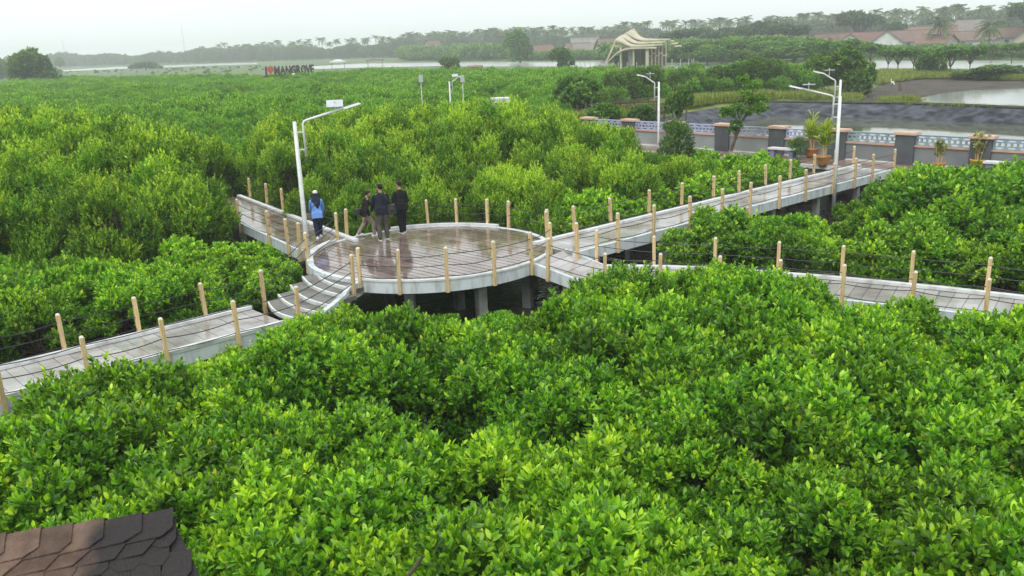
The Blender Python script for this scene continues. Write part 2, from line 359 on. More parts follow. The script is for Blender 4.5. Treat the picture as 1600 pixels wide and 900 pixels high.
LIB = bpy.data.collections.new('library')                  # sources for scattered masses, never linked to the scene
def gn_scatter(name, pts, scs, rzs, meshes, parent=None):
    c = bpy.data.collections.new(name + '_sources'); LIB.children.link(c)
    for i, me in enumerate(meshes):
        c.objects.link(bpy.data.objects.new('%s_source_%02d' % (name, i), me))
    me = bpy.data.meshes.new(name); n = len(pts); me.vertices.add(n); me.vertices.foreach_set('co', np.asarray(pts, np.float32).ravel())
    rng = np.random.default_rng(5)
    for nm, ty, val in (('sc', 'FLOAT', scs), ('rz', 'FLOAT', rzs)):
        me.attributes.new(nm, ty, 'POINT').data.foreach_set('value', np.asarray(val, np.float32))
    me.attributes.new('pick', 'INT', 'POINT').data.foreach_set('value', rng.integers(0, len(meshes), n).astype(np.int32))
    g = bpy.data.node_groups.new(name + '_nodes', 'GeometryNodeTree')
    g.interface.new_socket('Geometry', in_out='INPUT', socket_type='NodeSocketGeometry'); g.interface.new_socket('Geometry', in_out='OUTPUT', socket_type='NodeSocketGeometry')
    gi = g.nodes.new('NodeGroupInput'); go = g.nodes.new('NodeGroupOutput'); io = g.nodes.new('GeometryNodeInstanceOnPoints')
    ci = g.nodes.new('GeometryNodeCollectionInfo'); ci.inputs['Collection'].default_value = c; ci.inputs['Separate Children'].default_value = True; ci.inputs['Reset Children'].default_value = True
    def na(nm, ty):
        q = g.nodes.new('GeometryNodeInputNamedAttribute'); q.data_type = ty; q.inputs['Name'].default_value = nm; return q.outputs['Attribute']
    cx = g.nodes.new('ShaderNodeCombineXYZ'); g.links.new(na('rz', 'FLOAT'), cx.inputs['Z'])
    g.links.new(gi.outputs[0], io.inputs['Points']); g.links.new(ci.outputs[0], io.inputs['Instance'])
    io.inputs['Pick Instance'].default_value = True
    g.links.new(na('pick', 'INT'), io.inputs['Instance Index']); g.links.new(cx.outputs[0], io.inputs['Rotation']); g.links.new(na('sc', 'FLOAT'), io.inputs['Scale'])
    g.links.new(io.outputs[0], go.inputs[0])
    o = link(name, me, parent); md = o.modifiers.new('scatter', 'NODES'); md.node_group = g
    return tag(o, kind='stuff')
def inside(p, poly):
    x, y = p[0], p[1]; r = False; n = len(poly)
    for i in range(n):
        x1, y1 = poly[i][0], poly[i][1]; x2, y2 = poly[(i + 1) % n][0], poly[(i + 1) % n][1]
        if (y1 > y) != (y2 > y) and x < (x2 - x1) * (y - y1) / (y2 - y1) + x1: r = not r
    return r
def segdist(p, a, b):
    p = Vector(p[:2]); a = Vector(a[:2]); b = Vector(b[:2]); d = b - a
    t = max(0, min(1, (p - a).dot(d) / d.length_squared)); return (p - a - d * t).length
def jgrid(poly, sp, seed, jit=.42):
    rnd = random.Random(seed); xs = [p[0] for p in poly]; ys = [p[1] for p in poly]; out = []
    y = min(ys); row = 0
    while y < max(ys):
        x = min(xs) + (sp / 2 if row % 2 else 0)
        while x < max(xs):
            q = (x + rnd.uniform(-jit, jit) * sp, y + rnd.uniform(-jit, jit) * sp)
            if inside(q, poly): out.append(q)
            x += sp
        y += sp * .87; row += 1
    rnd.shuffle(out)
    return out
def interp(tab, x): return float(np.interp(x, [t[0] for t in tab], [t[1] for t in tab]))

# ------------------------------------------------------------------ the setting: ground, water, ponds
def sheet(name, pts, z, m, sub=None):
    mb = MB(); n = len(pts); a = sum(pts[i][0] * pts[(i + 1) % n][1] - pts[(i + 1) % n][0] * pts[i][1] for i in range(n))
    if a < 0: pts = pts[::-1]
    mb.add([(p[0], p[1], z) for p in pts], [tuple(range(n))]); return struct(name, mb.mesh(name, m))
ZW = -.32                                                   # tide level under the walkways
BASIN = [(-60, -12), (40, -12), (26, 22), (16.5, 36.2), (3.8, 50.2), (9, 85), (9, 120), (-70, 120)]
bm = bmesh.new()
def loop(pts, z): vs = [bm.verts.new((p[0], p[1], z)) for p in pts]; return vs, [bm.edges.new((vs[i], vs[(i + 1) % len(vs)])) for i in range(len(vs))]
o_v, o_e = loop([(-3000, -3000), (3000, -3000), (3000, 3000), (-3000, 3000)], -.06); i_v, i_e = loop(BASIN, -.06)
bmesh.ops.triangle_fill(bm, edges=o_e + i_e, use_beauty=True)
l_v = [bm.verts.new((v.co.x * .99 - .2, (v.co.y - 50) * .99 + 50, -.95)) for v in i_v]
for i in range(len(i_v)): bm.faces.new((i_v[i], i_v[(i + 1) % len(i_v)], l_v[(i + 1) % len(i_v)], l_v[i]))
bm.faces.new(l_v); bmesh.ops.recalc_face_normals(bm, faces=bm.faces[:])
gme = bpy.data.meshes.new('ground'); bm.to_mesh(gme); bm.free(); gme.materials.append(M_GROUND); struct('ground', gme)
sheet('water', [(x * 1.0, y) for x, y in BASIN], ZW, M_WATER)

ZD, ZL = 1.1, .72
WALL_A, WALL_B = Vector((2.2, 53.4)), Vector((24.0, 29.3))
WD = (WALL_B - WALL_A).normalized(); WN = Vector((-WD.y, WD.x)) * -1
if WN.y > 0: WN = -WN                                       # towards the camera
# paved terrace in front of the wall
def wl(t, off=0): q = WALL_A + WD * t + WN * off; return (q.x, q.y)
WLEN = (WALL_B - WALL_A).length
M_PAVE = mat('terrace_paving', (.19, .105, .085), .35, (.30, .21, .185), 1.2, bump=.15, spec=.55, rlo=.08)
mb = MB(); mb.prism([wl(0, -.25), wl(WLEN, -.25), wl(WLEN, 2.35), wl(0, 2.35)], -1, ZD - .005); struct('pavement', mb.mesh('pavement', [M_PAVE]))
mb = MB(); mb.prism([wl(0, 2.35), wl(WLEN, 2.35), wl(WLEN, 2.5), wl(0, 2.5)], ZD - .12, ZD + .04); struct('kerb', mb.mesh('kerb', M_KERB))

# lined pond behind the wall
toe = [(3, 54.5), (6.5, 56.5), (10.5, 59.5), (15, 64.5), (18.4, 68.5), (21.8, 72.2), (29.1, 66.1), (34.9, 59.4), (52, 38)]
crest = [(3.2, 57), (5.6, 60.2), (9.2, 64.0), (13.4, 69.5), (17.6, 74.2), (22.6, 76.3), (30.9, 69.5), (36.1, 61.2), (54, 40)]
near = [(54, 36), (26.5, 28), (4.5, 53)]
sheet('pond_water', toe + near, .04, M_POND)
rnd = random.Random(3); mb = MB(); NS = 420; NR = 16
def along(poly, t):
    L = [math.dist(poly[i], poly[i + 1]) for i in range(len(poly) - 1)]; d = t * sum(L)
    for i, l in enumerate(L):
        if d <= l or i == len(L) - 1: q = d / l; return (poly[i][0] + (poly[i + 1][0] - poly[i][0]) * q, poly[i][1] + (poly[i + 1][1] - poly[i][1]) * q)
        d -= l
vs = []
ph = [(rnd.uniform(2, 14), rnd.uniform(0, 6.28), rnd.uniform(-5, 5)) for _ in range(14)]
for i in range(NS + 1):
    t = i / NS; j = t * (len(toe) - 1); a = min(int(j), len(toe) - 2); fr = j - a
    A = Vector(toe[a]).lerp(Vector(toe[a + 1]), fr); B = Vector(crest[a]).lerp(Vector(crest[a + 1]), fr)
    for k in range(NR + 1):
        q = k / NR; w = sum(math.sin(t * f * 12 + p + q * s) for f, p, s in ph) / 14 * math.sin(math.pi * min(1, q + .15))
        pt = A.lerp(B, q - .12 + w * .16); 
        fo = sum(a_ * (1 - abs(math.sin(t * f_ + q * s_ + p_))) ** 3 for f_, s_, p_, a_ in ((95, 3, .4, .10), (61, -4, 1.9, .12), (150, 2, .8, .06), (40, 6, 2.5, .14))) * math.sin(math.pi * min(1, q * .9 + .12))
        pt = pt - (B - A).normalized() * fo * .6; vs.append((pt.x, pt.y, -.12 + 1.02 * q + w * .2 + fo * .7))
fs = [(i * (NR + 1) + k, (i + 1) * (NR + 1) + k, (i + 1) * (NR + 1) + k + 1, i * (NR + 1) + k + 1) for i in range(NS) for k in range(NR)]
mb.add(vs, fs)
tag(link('pond_liner', mb.mesh('pond_liner', M_LINER, True)), 'wrinkled dark blue-grey plastic liner covering the far banks of the pond', 'pond liner')
mb = MB(); pth = [(c[0] + .1, c[1] + .15, .97) for c in [(20.6, 75.6), (22.6, 76.3), (26.7, 73), (30.9, 69.5), (33.6, 65.5), (36.1, 61.2), (44, 51.9), (54, 40)]]
mb.tube(pth, .13, 6); tag(link('edging_pipe', mb.mesh('edging_pipe', M_PIPE)), 'long black edging pipe lying along the crest of the lined pond', 'pipe')
# raised banks outside the crest
out = [(1.5, 60), (4.2, 63.6), (7.6, 67.5), (11.6, 72.8), (16.0, 78.2), (24.5, 80.5), (33.5, 72.3), (39.5, 63), (58, 42)]
mb = MB(); n = len(crest); vs = []
for i in range(n):
    c, o2 = Vector(crest[i]), Vector(out[i])
    for q, z in (((-.1, .8), (.25, 1.05), (.6, 1.0), (1.0, .55), (1.5, -.1)) if i < 6 else ((-.1, .8), (.1, .86), (.3, .7), (.7, .2), (1.1, -.1))):
        w = c.lerp(o2, q); vs.append((w.x, w.y, z))
mb.add(vs, [(i * 5 + k, (i + 1) * 5 + k, (i + 1) * 5 + k + 1, i * 5 + k + 1) for i in range(n - 1) for k in range(4)])
struct('grass_bank', mb.mesh('grass_bank', M_GRASS, True))
# mud flat and the round pond on the right, the far fish ponds
def ipoly(px, z): return [tuple(P(x, y, z))[:2] for x, y in px]
sheet('mud_bank', ipoly([(1335, 163), (1345, 146), (1372, 134), (1402, 129), (1440, 124), (1500, 124), (1560, 126), (1660, 128), (1660, 180), (1480, 171), (1400, 166)], .0), .0, M_MUD)
sheet('pond_water', ipoly([(1418, 161), (1442, 152), (1475, 145.5), (1520, 141), (1600, 138), (1680, 137), (1680, 176), (1600, 169), (1500, 165.5)], .03), .03, M_PALE2)
for pl in ([(1238, 103), (1290, 97), (1370, 94.5), (1600, 96), (1700, 97), (1700, 114), (1600, 112), (1480, 111.5), (1370, 111.5), (1290, 106)],
           [(480, 104), (560, 99.5), (700, 97.5), (700, 103), (560, 106), (490, 108)],
           [(700, 97.5), (870, 97), (950, 96), (950, 106), (870, 104), (700, 104)],
           [(97, 109.5), (205, 103.5), (205, 107), (100, 111.5)], [(240, 103.5), (330, 99.5), (402, 97.5), (402, 100.5), (330, 102.5), (246, 105.5)],
           [(-40, 107), (22, 103.5), (22, 107), (-40, 110)], [(135, 97.5), (152, 96.5), (152, 101), (137, 101.5)], [(1040, 104), (1290, 99), (1290, 104), (1040, 108)]):
    sheet('pond_water', ipoly(pl, .02), .02, M_PALE)

# ------------------------------------------------------------------ round platform
CX, CY, PR = -2.26, 24.3, 3.4
pf = thing('round_platform', 'round wet brown deck on concrete pillars with a pale concrete rim', 'platform', (CX, CY, 0))
pa = P(640, 375, ZD); pb = P(720, 390, ZD); pang = math.atan2(pb.y - pa.y, pb.x - pa.x); PWID = .225
rr = PR - .1; k = -rr; rnd = random.Random(7)
mb = MB(); mb.lathe([(rr, ZD - .13), (rr, ZD - .045)], n=48); part(mb, 'deck_slab', BARK, pf)
while k < rr:
    y0, y1 = k + .016, min(k + PWID - .016, rr - .005); pts = []
    for y in (y0, y1):
        c = math.sqrt(max(rr * rr - y * y, 0)); pts += [(-c, y), (c, y)]
    if abs(pts[0][0]) + abs(pts[2][0]) > .6:
        ca, sa = math.cos(pang), math.sin(pang)
        q = [(x * ca - y * sa, x * sa + y * ca) for x, y in (pts[0], pts[1], pts[3], pts[2])]
        mb = MB(); dz = rnd.uniform(-.004, .004); mb.prism(q, ZD - .04, ZD + dz); part(mb, 'plank', M_DECK, pf)
    k += PWID
def ring(a0, a1, r0, r1, z0, z1, n=40):
    mb = MB(); vs = []
    for i in range(n + 1):
        a = a0 + (a1 - a0) * i / n
        for r, z in ((r0, z0), (r1, z0), (r1, z1), (r0, z1)): vs.append((r * math.cos(a), r * math.sin(a), z))
    fs = [(i * 4 + k, (i + 1) * 4 + k, (i + 1) * 4 + (k + 1) % 4, i * 4 + (k + 1) % 4) for i in range(n) for k in range(4)] + [(3, 2, 1, 0), (n * 4, n * 4 + 1, n * 4 + 2, n * 4 + 3)]
    return mb.add(vs, fs)
def ang(px, py, z=ZD): q = P(px, py, z); return math.atan2(q.y - CY, q.x - CX)
part(ring(0, 2 * math.pi, PR - .1, PR + .05, ZD - .29, ZD + .012, 72), 'rim_beam', M_PAINT, pf, False)
a_l0, a_l1 = ang(494, 412) % 6.283, ang(527, 380) % 6.283             # the short kerb by the lamp
part(ring(a_l1, a_l0, PR - .12, PR + .07, ZD + .012, ZD + .1, 14), 'kerb', M_KERB, pf)
a_f0, a_f1 = ang(612, 360) % 6.283, ang(776, 356) % 6.283
part(ring(a_f1, a_f0, PR - .08, PR + .07, ZD + .012, ZD + .09, 24), 'kerb', M_KERB, pf)
a_n0, a_n1 = ang(566, 440) % 6.283, ang(850, 398) % 6.283 + (6.283 if ang(850, 398) % 6.283 < ang(566, 440) % 6.283 else 0)
part(ring(a_n0, a_n1, PR - .06, PR + .07, ZD + .012, ZD + .055, 30), 'kerb', M_KERB, pf)
for i in range(10):
    a = 6.283 * i / 10 + .2; mb = MB(); mb.box((math.cos(a) * 2.95, math.sin(a) * 2.95, .05), (.24, .24, 1.9), rz=a); part(mb, 'pillar', M_CONC, pf)
for i in range(4):
    a = 6.283 * i / 4 + .6; mb = MB(); mb.box((math.cos(a) * 1.4, math.sin(a) * 1.4, .05), (.24, .24, 1.9), rz=a); part(mb, 'pillar', M_CONC, pf)

# ------------------------------------------------------------------ boardwalks
def offset(pl, d):
    out = []
    for i in range(len(pl)):
        a = Vector(pl[max(i - 1, 0)][:2]); b = Vector(pl[i][:2]); c = Vector(pl[min(i + 1, len(pl) - 1)][:2])
        n1 = (b - a).normalized() if i else (c - b).normalized(); n2 = (c - b).normalized() if i < len(pl) - 1 else n1
        t = (n1 + n2).normalized(); n = Vector((-t.y, t.x)); s = 1 / max(.4, n.dot(Vector((-n1.y, n1.x))))
        q = b + n * d * s; out.append((q.x, q.y, pl[i][2]))
    return out
def sweep(pl, d0, d1, z0, z1):
    A, B = offset(pl, d0), offset(pl, d1); vs = []
    for a, b in zip(A, B): vs += [(a[0], a[1], a[2] + z0), (b[0], b[1], b[2] + z0), (b[0], b[1], b[2] + z1), (a[0], a[1], a[2] + z1)]
    n = len(pl); fs = [(i * 4 + k, i * 4 + (k + 1) % 4, (i + 1) * 4 + (k + 1) % 4, (i + 1) * 4 + k) for i in range(n - 1) for k in range(4)]
    return MB().add(vs, fs + [(0, 3, 2, 1), (n * 4 - 4, n * 4 - 3, n * 4 - 2, n * 4 - 1)])
def boardwalk(label, pl, w, pw=.3, m=M_DECK2, seed=1, pill=3.0, kerb=(True, True), k0=0):
    o = thing('boardwalk', label, 'boardwalk', (0, 0, 0)); rnd = random.Random(seed)
    part(sweep(pl, -w / 2, w / 2, -.2, -.045), 'deck_slab', M_CONC, o)
    for sd in (-1, 1):
        part(sweep(pl, sd * (w / 2 - .02), sd * (w / 2 + .1), -.29, .012), 'edge_beam', M_PAINT, o)
        if kerb[0 if sd < 0 else 1]: part(sweep(pl[k0:], sd * (w / 2 - .05), sd * (w / 2 + .12), .012, .085), 'kerb', M_KERB, o)
    wi = w - .06; full = MB().box((0, 0, 0), (pw - .012, wi, .04)).mesh('plank', m)
    halves = []
    for f in (.32, .5, .64):
        a = MB().box((0, -wi / 2 + wi * f / 2 - .003, 0), (pw - .012, wi * f - .006, .04)).mesh('plank', m)
        b = MB().box((0, wi / 2 - wi * (1 - f) / 2 + .003, 0), (pw - .012, wi * (1 - f) - .006, .04)).mesh('plank', m); halves.append((a, b))
    carry = pw / 2
    for i in range(len(pl) - 1):
        a, b = Vector(pl[i]), Vector(pl[i + 1]); d = b - a; L = d.length; t = carry
        rot = (0, -math.atan2(d.z, math.hypot(d.x, d.y)), math.atan2(d.y, d.x))
        while t < L:
            p = a + d * (t / L) - Vector((0, 0, .02 + rnd.uniform(-.003, .003)))
            for me in ([full] if rnd.random() < .6 else halves[rnd.randrange(3)]):
                q = link('plank', me, o, p); q.rotation_euler = rot
            t += pw
        carry = t - L
    d = 1.0; tot = sum((Vector(pl[i + 1]) - Vector(pl[i])).length for i in range(len(pl) - 1))
    pm = MB().box((0, 0, 0), (.2, .2, 1.8)).mesh('pillar', M_CONC)
    while d < tot:
        s = d
        for i in range(len(pl) - 1):
            a, b = Vector(pl[i]), Vector(pl[i + 1]); L = (b - a).length
            if s <= L:
                p = a.lerp(b, s / L); t = (b - a).normalized(); n = Vector((-t.y, t.x, 0))
                for sd in (-1, 1):
                    q = link('pillar', pm, o, p + n * sd * (w / 2 - .1) - Vector((0, 0, 1.1))); q.rotation_euler.z = math.atan2(t.y, t.x)
                break
            s -= L
        d += pill
    return o
UL = [(-4.55, 23.95, ZD), (-11.6, 34.6, ZD)]
def vline(p, q, z): return [(p[0], p[1], z), (q[0], q[1], z)]
UL = vline((-5.33, 25.32), (-11.6, 34.8), ZD)
UR = vline((1.2, 23.88), (15.45, 36.45), ZD)
LR = [(1.05, 23.05, ZD), (2.35, 22.15, ZL), (3.75, 21.88, ZL), (5.1, 21.45, ZL), (7.45, 20.3, ZL), (9.6, 19.0, ZL), (14.0, 15.9, ZL)]
LL = vline((-5.75, 19.75), (-13.2, 12.95), ZL)
boardwalk('wet brown walkway running from the round deck past the lamp post to the upper left', UL, 1.62, m=M_DECK, seed=2, kerb=(True, False))
boardwalk('long straight raised walkway running from the round deck to the potted plants at the wall', UR, 1.5, seed=3, kerb=(False, True))
boardwalk('low walkway that ramps down from the round deck and runs out at the right edge', LR, 1.62, seed=4, kerb=(False, True), k0=1)
boardwalk('low puddled walkway below the curved steps running out at the left edge', LL, 1.72, seed=5, kerb=(True, True))

# curved steps down from the platform
st = thing('curved_steps', 'flight of broad curved concrete steps between round deck and low left walkway', 'steps', (0, 0, 0))
Lk = [P(489, 421, 1.02), P(472, 432, .95), P(453, 445, .88), P(434, 460, .80), P(418, 471, ZL + .015)]
Rk = [P(541, 449, 1.02), P(533, 461, .95), P(514, 477, .88), P(499, 488, .80), P(470, 499, ZL + .015)]
uvec = Vector((-.55, -.83, 0))
for i in range(5):
    z = [1.02, .95, .88, .80, ZL + .015][i]; a, b = Lk[i], Rk[i]; fr = []
    for q in range(13):
        t = q / 12; p = a.lerp(b, t) + uvec * math.sin(math.pi * t) * .2; fr.append((p.x, p.y))
    back = [tuple((b - uvec * (.75 + .1 * i))[:2]), tuple((a - uvec * (.75 + .1 * i) + Vector((.25, .0, 0)))[:2])]
    mb = MB(); mb.prism(fr + back, z - .1 - .02 * (i == 4), z); mb.cur = 0
    s = part(mb, 'step', M_TREAD, st)
    mb = MB(); inn = [(x - uvec.x * .04, y - uvec.y * .04) for x, y in fr]; mb.prism([(x + uvec.x * .012, y + uvec.y * .012) for x, y in fr] + inn[::-1], z - .085, z + .006); part(mb, 'nosing', M_KERB, s)
mb = MB(); sw = [Rk[0] - uvec * .55, Rk[0], Rk[1], Rk[2], Rk[3], Rk[4]]
vs = []
for i, p in enumerate(sw):
    zt = [1.12, 1.04, .97, .9, .82, .74][i]; nrm = Vector((.83, -.55, 0)) * .0
    for off, z in ((.0, zt - .36), (.14, zt - .36), (.14, zt), (.0, zt)): vs.append((p.x + .83 * off, p.y - .55 * off, z))
mb.add(vs, [(i * 4 + k, i * 4 + (k + 1) % 4, (i + 1) * 4 + (k + 1) % 4, (i + 1) * 4 + k) for i in range(5) for k in range(4)] + [(0, 3, 2, 1), (20, 21, 22, 23)])
part(mb, 'side_wall', M_PAINT, st)
mb = MB(); c = (Lk[2] + Rk[2]) / 2; mb.box((c.x + .35, c.y + .45, .0), (.9, .8, 1.4), rz=.4); part(mb, 'footing', M_CONC, st)

# ------------------------------------------------------------------ post and cable railings
PH = 1.12
post_me = MB().box((0, 0, PH / 2), (.08, .08, PH)).mesh('post', M_POST)
tip_me = MB().box((0, 0, .02), (.08, .08, .035), top=.6).mesh('post_tip', M_TIP)
def snap(p, line):
    best = None
    for i in range(len(line) - 1):
        a, b = Vector(line[i]), Vector(line[i + 1]); d = Vector((b.x - a.x, b.y - a.y)); v = Vector((p[0] - a.x, p[1] - a.y))
        t = v.dot(d) / d.length_squared
        t = max(-.6 if i == 0 else 0, min(1.6 if i == len(line) - 2 else 1, t)); q = a.lerp(b, t); e = (Vector((p[0], p[1])) - Vector((q.x, q.y))).length
        if best is None or e < best[0]: best = (e, q)
    return best[1]
RAILN = [0]
def railing(label, bases, sag=.03, bare=False):
    o = thing('cable_railing', label, 'railing', bases[0]); RAILN[0] += 1; rnd = random.Random(RAILN[0]); b0 = Vector(bases[0]); loc = []
    for i, b in enumerate(bases):
        nb = bases[min(i + 1, len(bases) - 1)] if i < len(bases) - 1 else bases[i - 1]
        rz = math.atan2(nb[1] - b[1], nb[0] - b[0]) if len(bases) > 1 else 0
        if bare and i == len(bases) - 1: loc.append(Vector(b) - b0); continue
        p = link('post', post_me, o, Vector(b) - b0 - Vector((0, 0, .29)), rz); p.rotation_euler.x = rnd.gauss(0, .02); p.rotation_euler.y = rnd.gauss(0, .02)
        link('post_tip', tip_me, p, (0, 0, PH)); loc.append(Vector(b) - b0)
    for h in (.14, .42, .68):
        if len(bases) < 2: break
        path = []
        for i in range(len(loc) - 1):
            s = sag * rnd.uniform(.2, 2.2)
            for q in range(6):
                t = q / 6; p = loc[i].lerp(loc[i + 1], t); path.append(p + Vector((0, 0, h - s * 4 * t * (1 - t))))
        path.append(loc[-1] + Vector((0, 0, h)))
        part(MB().tube(path, .011, 5), 'cable', M_CABLE, o)
    return o
def edge(pl, d): return offset(pl, d)
def tops(px, z, line): return [snap(P(x, y, z + .83), line) for x, y in px]
LLf = edge(LL, -(1.72 / 2 + .155)); LLn = edge(LL, (1.72 / 2 + .155))
railing('tan post and cable railing on the far side of the low left walkway', tops([(-55, 508), (83, 487), (200, 462), (306, 440), (402, 422)], ZL, LLf))
railing('tan post and cable railing on the near side of the low left walkway', tops([(-8, 560), (124, 526), (250, 497), (364, 471), (463, 450)], ZL, LLn))
ULf = edge(UL, -(1.62 / 2 + .155)); ULn = edge(UL, (1.62 / 2 + .155))
railing('tan post and cable railing on the far side of the upper left walkway', tops([(392, 279), (420, 287), (447, 295), (546, 327)], ZD, ULf))
railing('tan post and cable railing on the near side of the upper left walkway', tops([(388, 310), (421, 330), (453, 342), (488, 346)], ZD, ULn))
URf = edge(UR, (1.5 / 2 + .155)); URn = edge(UR, -(1.5 / 2 + .155))
railing('tan post and cable railing on the far side of the long walkway to the wall', tops([(864, 333), (893, 322), (952, 310), (1007, 297), (1058, 286), (1105, 275), (1150, 267), (1191, 258), (1228, 250), (1264, 242), (1299, 235), (1330, 229)], ZD, URf))
railing('tan post and cable railing on the near side of the long walkway to the wall', tops([(901, 349), (964, 334), (1024, 322), (1080, 308), (1135, 297), (1179, 287), (1224, 276), (1262, 266), (1301, 256), (1336, 248), (1368, 242), (1399, 234)], ZD, URn))
LRf = edge(LR, (1.62 / 2 + .155)); LRn = edge(LR, -(1.62 / 2 + .155))
railing('tan post and cable railing on the far side of the low right walkway', tops([(937, 366), (1023, 366), (1120, 368), (1222, 373), (1323, 380), (1429, 391), (1547, 403), (1660, 415)], ZL, LRf))
railing('tan post and cable railing on the near side of the low right walkway', [snap(P(869, 361, ZD + .83), LRn)] + tops([(945, 394), (1034, 394), (1129, 398), (1223, 405), (1322, 412), (1427, 427), (1545, 438), (1660, 450)], ZL, LRn))
def rimpt(px, py, z=ZD):
    q = P(px, py, z + .83); d = Vector((q.x - CX, q.y - CY)).normalized() * (PR + .1); return Vector((CX + d.x, CY + d.y, z))
railing('tan post and cable railing along the near rim of the round deck', [rimpt(x, y) for x, y in [(561, 388), (622, 389), (694, 385), (766, 377), (819, 363), (852, 349)]])
railing('tan post and cable railing along the far rim of the round deck', [rimpt(x, y) for x, y in [(588, 320), (620, 313), (667, 308), (718, 307), (770, 309), (785, 317), (829, 331)]])
cr = P(482, 424, ZD - .25); lf = tops([(402, 422)], ZL, LLf)[0]; lnr = tops([(463, 450)], ZL, LLn)[0]
railing('tan post with cables down the right side of the curved steps', [Vector((Rk[0].x + .2, Rk[0].y - .13, 1.02)), lnr], bare=True)
railing('two tan posts with cables down the left side of the curved steps', [rimpt(514, 333), Vector((cr.x, cr.y, ZD - .02)), lf], bare=True)

# ------------------------------------------------------------------ boundary wall with pierced balustrade
M_PIL = mat('pillar_grey', (.062, .072, .082), .6, (.09, .1, .11), 1.5, bump=.1)
M_WALLG = mat('wall_grey', (.15, .17, .185), .6, (.21, .225, .235), .9, bump=.1)
M_WALLP = mat('wall_pale', (.33, .36, .36), .6, (.26, .285, .285), .9, bump=.1)
M_COPE = mat('coping', (.60, .36, .25), .6, (.48, .27, .18), 2.5, bump=.1)
M_CAP = mat('pillar_cap', (.62, .44, .33), .55, (.5, .33, .25), 2.5, bump=.1)
M_BLUE = mat('balustrade_blue', (.22, .31, .38), .5, (.3, .38, .43), 2)
M_LILAC = mat('balustrade_lilac', (.36, .39, .60), .5, (.45, .47, .62), 2)
wall = thing('boundary_wall', 'grey wall with dark pillars and pierced blue balustrade in front of the lined pond', 'wall', (WALL_A.x, WALL_A.y, 0), math.atan2(WD.y, WD.x))
t0 = (Vector((6.76, 48.34)) - WALL_A).dot(WD); SP = 3.02; PWD = .8
pil_me = MB().box((0, 0, (ZD + 2.33) / 2), (PWD, .45, 2.33 - ZD)).mesh('pillar', M_PIL)
cap_me = MB().box((0, 0, 2.37), (PWD + .14, .6, .08)).box((0, 0, 2.425), (PWD + .05, .5, .03)).mesh('pillar_cap', M_CAP)
def plate(mb, x0, x1, z0, z1, hole, y=.05):
    cx, cz = (x0 + x1) / 2, (z0 + z1) / 2; n = len(hole); outp = []
    for hx, hz in hole:
        dx, dz = hx - cx, hz - cz; s = min((x1 - x0) / 2 / abs(dx) if abs(dx) > 1e-6 else 9e9, (z1 - z0) / 2 / abs(dz) if abs(dz) > 1e-6 else 9e9); outp.append((cx + dx * s, cz + dz * s))
    vs = [(a, -y, b) for a, b in outp] + [(a, -y, b) for a, b in hole] + [(a, y, b) for a, b in outp] + [(a, y, b) for a, b in hole]
    fs = []
    for i in range(n):
        j = (i + 1) % n; fs += [(i, j, n + j, n + i), (2 * n + j, 2 * n + i, 3 * n + i, 3 * n + j), (n + i, n + j, 3 * n + j, 3 * n + i), (j, i, 2 * n + i, 2 * n + j)]
    mb.add(vs, fs)
CW = (SP - PWD) / 5
def block(m):
    mb = MB()
    def ell(cx, cz, rx, rz, n=16): return [(cx + rx * math.copysign(abs(math.cos(a)) ** .8, math.cos(a)), cz + rz * math.sin(a)) for a in [6.2832 * (i + .5) / n for i in range(n)]]
    def sq(cx, cz, rx, rz): return [(cx + rx * a, cz + rz * b) for a, b in [(1, 0), (1, 1), (0, 1), (-1, 1), (-1, 0), (-1, -1), (0, -1), (1, -1)]]
    plate(mb, -CW / 2, CW / 2, 0, .13, ell(0, .07, CW * .36, .035)); plate(mb, -CW / 2, 0, .13, .29, sq(-CW / 4, .21, CW * .18, .06)); plate(mb, 0, CW / 2, .13, .29, sq(CW / 4, .21, CW * .18, .06)); plate(mb, -CW / 2, CW / 2, .29, .42, ell(0, .35, CW * .36, .035))
    return mb.mesh('breeze_block', m)
blk = {'b': block(M_BLUE), 'l': block(M_LILAC)}
for i in range(-1, 8):
    t = t0 + SP * i; p = link('pillar', pil_me, wall, (t, 0, 0)); link('pillar_cap', cap_me, p)
    if i < 7:
        xm = t + SP / 2; m = M_WALLP if i < 3 else M_WALLG
        part(MB().box((xm, 0, (ZD - .2 + 1.84) / 2), (SP - PWD + .002, .22, 1.84 - ZD + .2)), 'panel', m, wall)
        part(MB().box((xm, 0, 1.87), (SP - PWD, .34, .06)), 'coping', M_COPE, wall)
        part(MB().box((xm, -.13, ZD + .03), (SP - PWD, .04, .06)), 'skirting', M_WHITE, wall)
        for k in range(5):
            link('breeze_block', blk['l' if i < 4 else 'b'], wall, (t + PWD / 2 + CW * (k + .5), 0, 1.9))
        part(MB().box((xm, 0, 2.335), (SP - PWD, .13, .03)), 'top_rail', M_LILAC if i < 4 else M_BLUE, wall)

